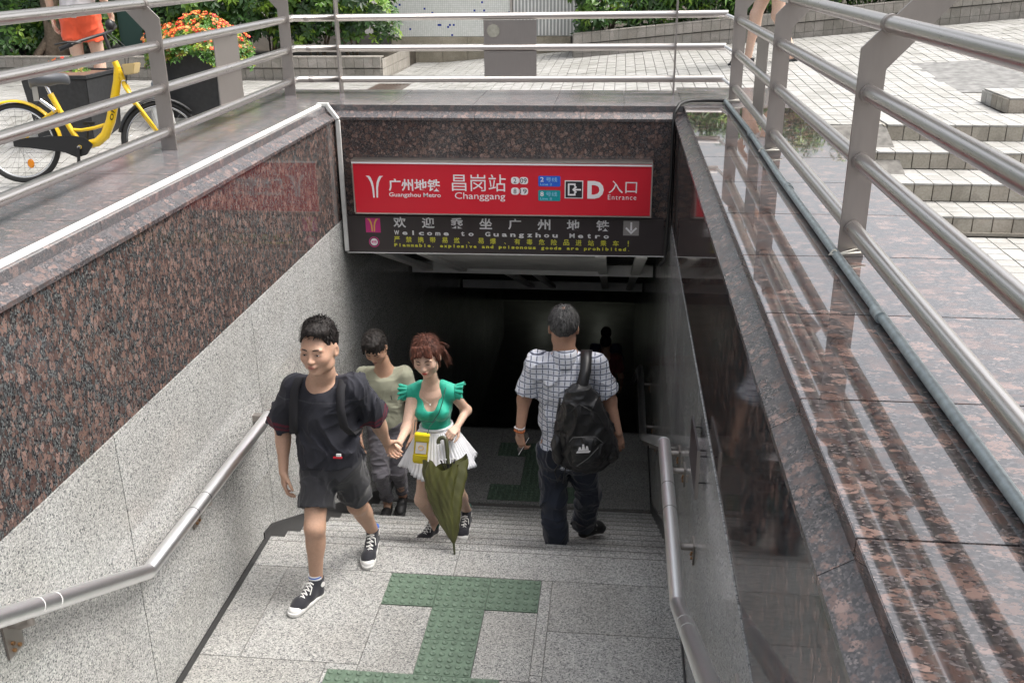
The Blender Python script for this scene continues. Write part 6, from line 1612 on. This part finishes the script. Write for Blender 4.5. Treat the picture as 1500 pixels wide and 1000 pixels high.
    # white logo: three rising bars over a line
    for k,(x,hh) in enumerate(((.030,.020),(.008,.040),(-.014,.026))):
        mb=MB(); mb.add([Q(x+.011,.150,-.045),Q(x-.011,.150,-.045),Q(x-.006,.148,-.045+hh),Q(x+.004,.148,-.045+hh),Q(x+.011,.143,-.045),Q(x-.011,.143,-.045),Q(x-.006,.141,-.045+hh),Q(x+.004,.141,-.045+hh)],[(0,3,2,1),(4,5,6,7),(0,1,5,4),(1,2,6,5),(2,3,7,6),(3,0,4,7)]); mb.build('logo',M['white_print'],t)
    mb=MB().add([Q(.046,.150,-.052),Q(-.034,.151,-.052),Q(-.026,.151,-.062),Q(.052,.150,-.062),Q(.046,.143,-.052),Q(-.034,.144,-.052),Q(-.026,.144,-.062),Q(.052,.143,-.062)],[(0,1,2,3),(7,6,5,4),(0,4,5,1),(1,5,6,2),(2,6,7,3),(3,7,4,0)]); mb.build('logo',M['white_print'],t)
    strapmesh('shoulder_strap',[Q(-.02,-.05,.27),Q(.0,-.03,.30)+V3(0,0,.01),(1.985,1.515,1.04),(1.985,1.56,1.098),(1.985,1.63,1.118),(1.985,1.71,1.095),(1.99,1.76,1.0),(2.0,1.775,.85),(2.02,1.74,.7)],.070,.014,'nylon',t,(1,0,0))
    strapmesh('shoulder_strap',[Q(.14,-.06,.20),Q(.17,-.09,.05),Q(.175,-.1,-.08),Q(.15,-.08,-.2)],.045,.012,'nylon',t,BF[:,1])
    MB().tube([Q(.16,.04,-.20),Q(.20,.05,-.26),Q(.185,.06,-.33),Q(.16,.05,-.29)],.005,6).build('loose_strap',M['nylon'],t); MB().tube([Q(.13,.05,-.24),Q(.15,.06,-.34),Q(.12,.05,-.31)],.005,6).build('loose_strap',M['nylon'],t)
    MB().tube([Q(.18,.03,-.07),Q(.185,.03,-.13)],.004,6).build('red_cord',M['red'],t)
def plaid(nt,v,c):
    nz=N(nt,'ShaderNodeTexNoise',Scale=6.,Detail=2.); nt.links.new(v,nz.inputs['Vector']); wm=N(nt,'ShaderNodeVectorMath',operation='MULTIPLY_ADD'); nt.links.new(nz.outputs['Color'],wm.inputs[0]); wm.inputs[1].default_value=(.022,.022,.022); nt.links.new(v,wm.inputs[2]); v=wm.outputs[0]
    sp=N(nt,'ShaderNodeSeparateXYZ'); nt.links.new(v,sp.inputs[0]); res=c
    for ax,per,off in ((0,27.5,.3),(2,27.5,.1)):
        a=N(nt,'ShaderNodeMath',operation='MULTIPLY_ADD'); a.inputs[1].default_value=per; a.inputs[2].default_value=off; nt.links.new(sp.outputs[ax],a.inputs[0])
        f=N(nt,'ShaderNodeMath',operation='FRACT'); nt.links.new(a.outputs[0],f.inputs[0])
        res=mix(nt,res,(.60,.64,.74),ramp(nt,f.outputs[0],[(0,(0,0,0)),(.40,(0,0,0)),(.42,(.7,.7,.7)),(.80,(.7,.7,.7)),(.82,(0,0,0))]))
        res=mix(nt,res,(.018,.025,.06),ramp(nt,f.outputs[0],[(0,(0,0,0)),(.52,(0,0,0)),(.54,(.92,.92,.92)),(.68,(.92,.92,.92)),(.70,(0,0,0))]))
    return res
M['plaid']=cloth('white_navy_check_cotton',(.62,.63,.67),.8,.03,extra=plaid,sheen=.05); M['collar']=cloth('pale_collar_cotton',(.50,.53,.60),.8,.05)
M['navy']=cloth('navy_denim',(.014,.019,.033),.85,.35); M['nylon']=cloth('black_backpack_nylon',(.010,.010,.011),.42,.3,90,sheen=0); M['zip_grey']=plain('zip_grey',(.16,.16,.16),.4)
M['bead_orange']=plain('amber_bead',(.45,.12,.03),.25)
man_c()
# ---------------------------------------------------------------- simpler figures: further down, and on the plaza
def figure(label,foot,hgt,facing,cols,h=.012,stride=.12,legs_bare=False,shorts=False,armsw=.1,skirt=False,hair='hair_black',skin=SKIN_C,longsleeve=False):
    root=person(label,tuple(foot)); f=nrm(V3(*facing,0)); r=np.cross(f,(0,0,1)); u=V3(0,0,1); o=V3(foot); k=hgt/1.7
    P=lambda x,y,z: o+(r*x+f*y+u*z)*k
    J=dict(neck=P(0,-.01,1.43),shR=P(.18,0,1.37),shL=P(-.18,0,1.37),hipR=P(.085,0,.90),hipL=P(-.085,0,.90))
    S=Sdf(); F,T,hh,w=body_base(S,J)
    kR,aR=P(.09,.05+stride*.5,.49),P(.09,stride,.09); kL,aL=P(-.09,.04-stride*.2,.49),P(-.09,-stride,.11)
    eR,wR=P(.24,-.06,1.10),P(.25,.04+armsw,.87); eL,wL=P(-.24,-.06,1.10),P(-.25,.04-armsw*.5,.87)
    limb(S,J['shR'],eR,wR,.05*k,.04*k,.026*k); limb(S,J['shL'],eL,wL,.05*k,.04*k,.026*k)
    limb(S,J['hipR'],kR,aR,.09*k,.056*k,.036*k,bulge=(-f*.02,.044*k)); limb(S,J['hipL'],kL,aL,.09*k,.056*k,.036*k,bulge=(-f*.02,.044*k))
    S.rc(aR,aR+f*.10*k-u*.045*k,.034*k,.028*k); S.rc(aL,aL+f*.10*k-u*.05*k,.034*k,.028*k)
    hc=P(0,.03,1.585); HF,HL=add_head(S,hc,f+V3(0,0,-.1),(0,0,1),1.0*k,neck=J['neck'],neckr=.052)
    add_hand(S,wR,-u+f*.2,-r,k,.5,side=-1,k=.01); add_hand(S,wL,-u+f*.1,r,k,.5,side=1,k=.01)
    link('body',sdf_mesh('body',S,h,color=skin_color(skin,HL,HF,hc,k)),M['skin'],root)
    S=Sdf(); S.el(HL(0,-.018,.042),V3(.086,.102,.094)*k,HF); S.el(HL(0,.09,.0),V3(.066,.062,.075)*k,HF,.006,True); S.cut(HL(0,0,-.05),-HF[:,2])
    link('hair',sdf_mesh('hair',S,h*.8,disp=lambda P_:.005*vnoise(P_,(60,60,25))),M[hair],root)
    S=Sdf(); S.el(T(0,0,.70),(w*.50,.12,hh*.28),F,.05); S.el(T(0,0,.34),(w*.46,.122,hh*.36),F,.06); S.el(T(0,0,.05),(w*.48,.128,hh*.22),F,.06); S.rc(J['shR'],J['shL'],.064*k,.064*k,.05)
    for a,b in ((J['shR'],eR),(J['shL'],eL)):
        d=nrm(b-a); e=a+(b-a)*.75; S.rc(a,e+d*.01,.066*k,.072*k,.04,clip=(e,d))
    S.cut(T(0,0,-.04),-F[:,2]); S.el(T(0,.06,1.03),(.068,.075,.055),F,.008,True)
    link('shirt',sdf_mesh('shirt',S,h,disp=folds(.007,(8,9,4),3.)),cols[0],root)
    S=Sdf(); S.el(T(0,0,.02),(w*.44,.118,.14),F,.05); fr=.55 if shorts else 1
    for a,b,c in ((J['hipR'],kR,aR),(J['hipL'],kL,aL)):
        if shorts: d=nrm(b-a); e=a+(b-a)*fr; S.rc(a,e+d*.02,.102*k,.106*k,.05,clip=(e,d))
        else: S.rc(a,b,.098*k,.074*k,.04); d=nrm(c-b); S.rc(b,c,.074*k,.062*k,.03,clip=(c-d*.02*k,d))
    S.cut(T(0,0,.10),F[:,2])
    link('shorts' if shorts else 'trousers',sdf_mesh('trousers',S,h,disp=folds(.007,(9,9,9),5.)),cols[1],root)
    shoe(root,aR-f*.07*k-u*.09*k,aR+f*.19*k-u*.09*k,cols[2],s=k); shoe(root,aL-f*.06*k-u*.095*k,aL+f*.19*k-u*.11*k,cols[2],s=k)
    return root,P
c1=cloth('maroon_cloth',(.13,.018,.024),.85); c2=cloth('dark_blue_cloth',(.035,.045,.10),.85); c3=cloth('dark_trouser_cloth',(.015,.015,.018),.9); c4=cloth('white_tee_cloth',(.62,.60,.62),.85); c5=cloth('orange_shorts_cloth',(.80,.10,.035),.8,.06)
figure('person in a maroon top and dark trousers going down the dim second flight',(2.06,8.40,-3.0),1.58,(0,1),(c1,c3,'black'),.012)
rt,P=figure('person in a dark blue top carrying a shoulder bag, furthest down the dim stairs',(2.05,10.1,-3.6),1.66,(0,1),(c2,c3,'black'),.014)
strapmesh('bag_strap',[P(-.10,-.10,1.42),P(-.16,-.14,1.2),P(-.24,-.14,.95)],.03,.01,'tan',None) if False else None
t=thing('shoulder_bag','brown shoulder bag on the person in dark blue far down the stairs','bag',(1.80,10.0,-2.7))
M['tan']=plain('tan_leather',(.22,.12,.07),.5)
strapmesh('strap',[P(-.08,-.11,1.40),P(-.15,-.145,1.2),P(-.26,-.13,.98)],.03,.01,'tan',t)
S=Sdf(); S.bx(P(-.28,-.10,.88),(.06,.11,.10),np.eye(3),.03); link('bag_body',sdf_mesh('bag_body',S,.012),M['tan'],t)
figure('person in bright orange shorts and a white top walking away beyond the bicycle',(-2.72,4.72,2.13),1.62,(-.15,1),(c4,c5,'black'),.010,shorts=True,skin=SKIN_W,stride=.06)
figure('person with bare legs and white shorts walking past behind the right railing',(3.60,6.0,2.405),1.66,(-1,-.25),(c4,c4,'black'),.010,shorts=True,skin=SKIN_W,stride=.20)
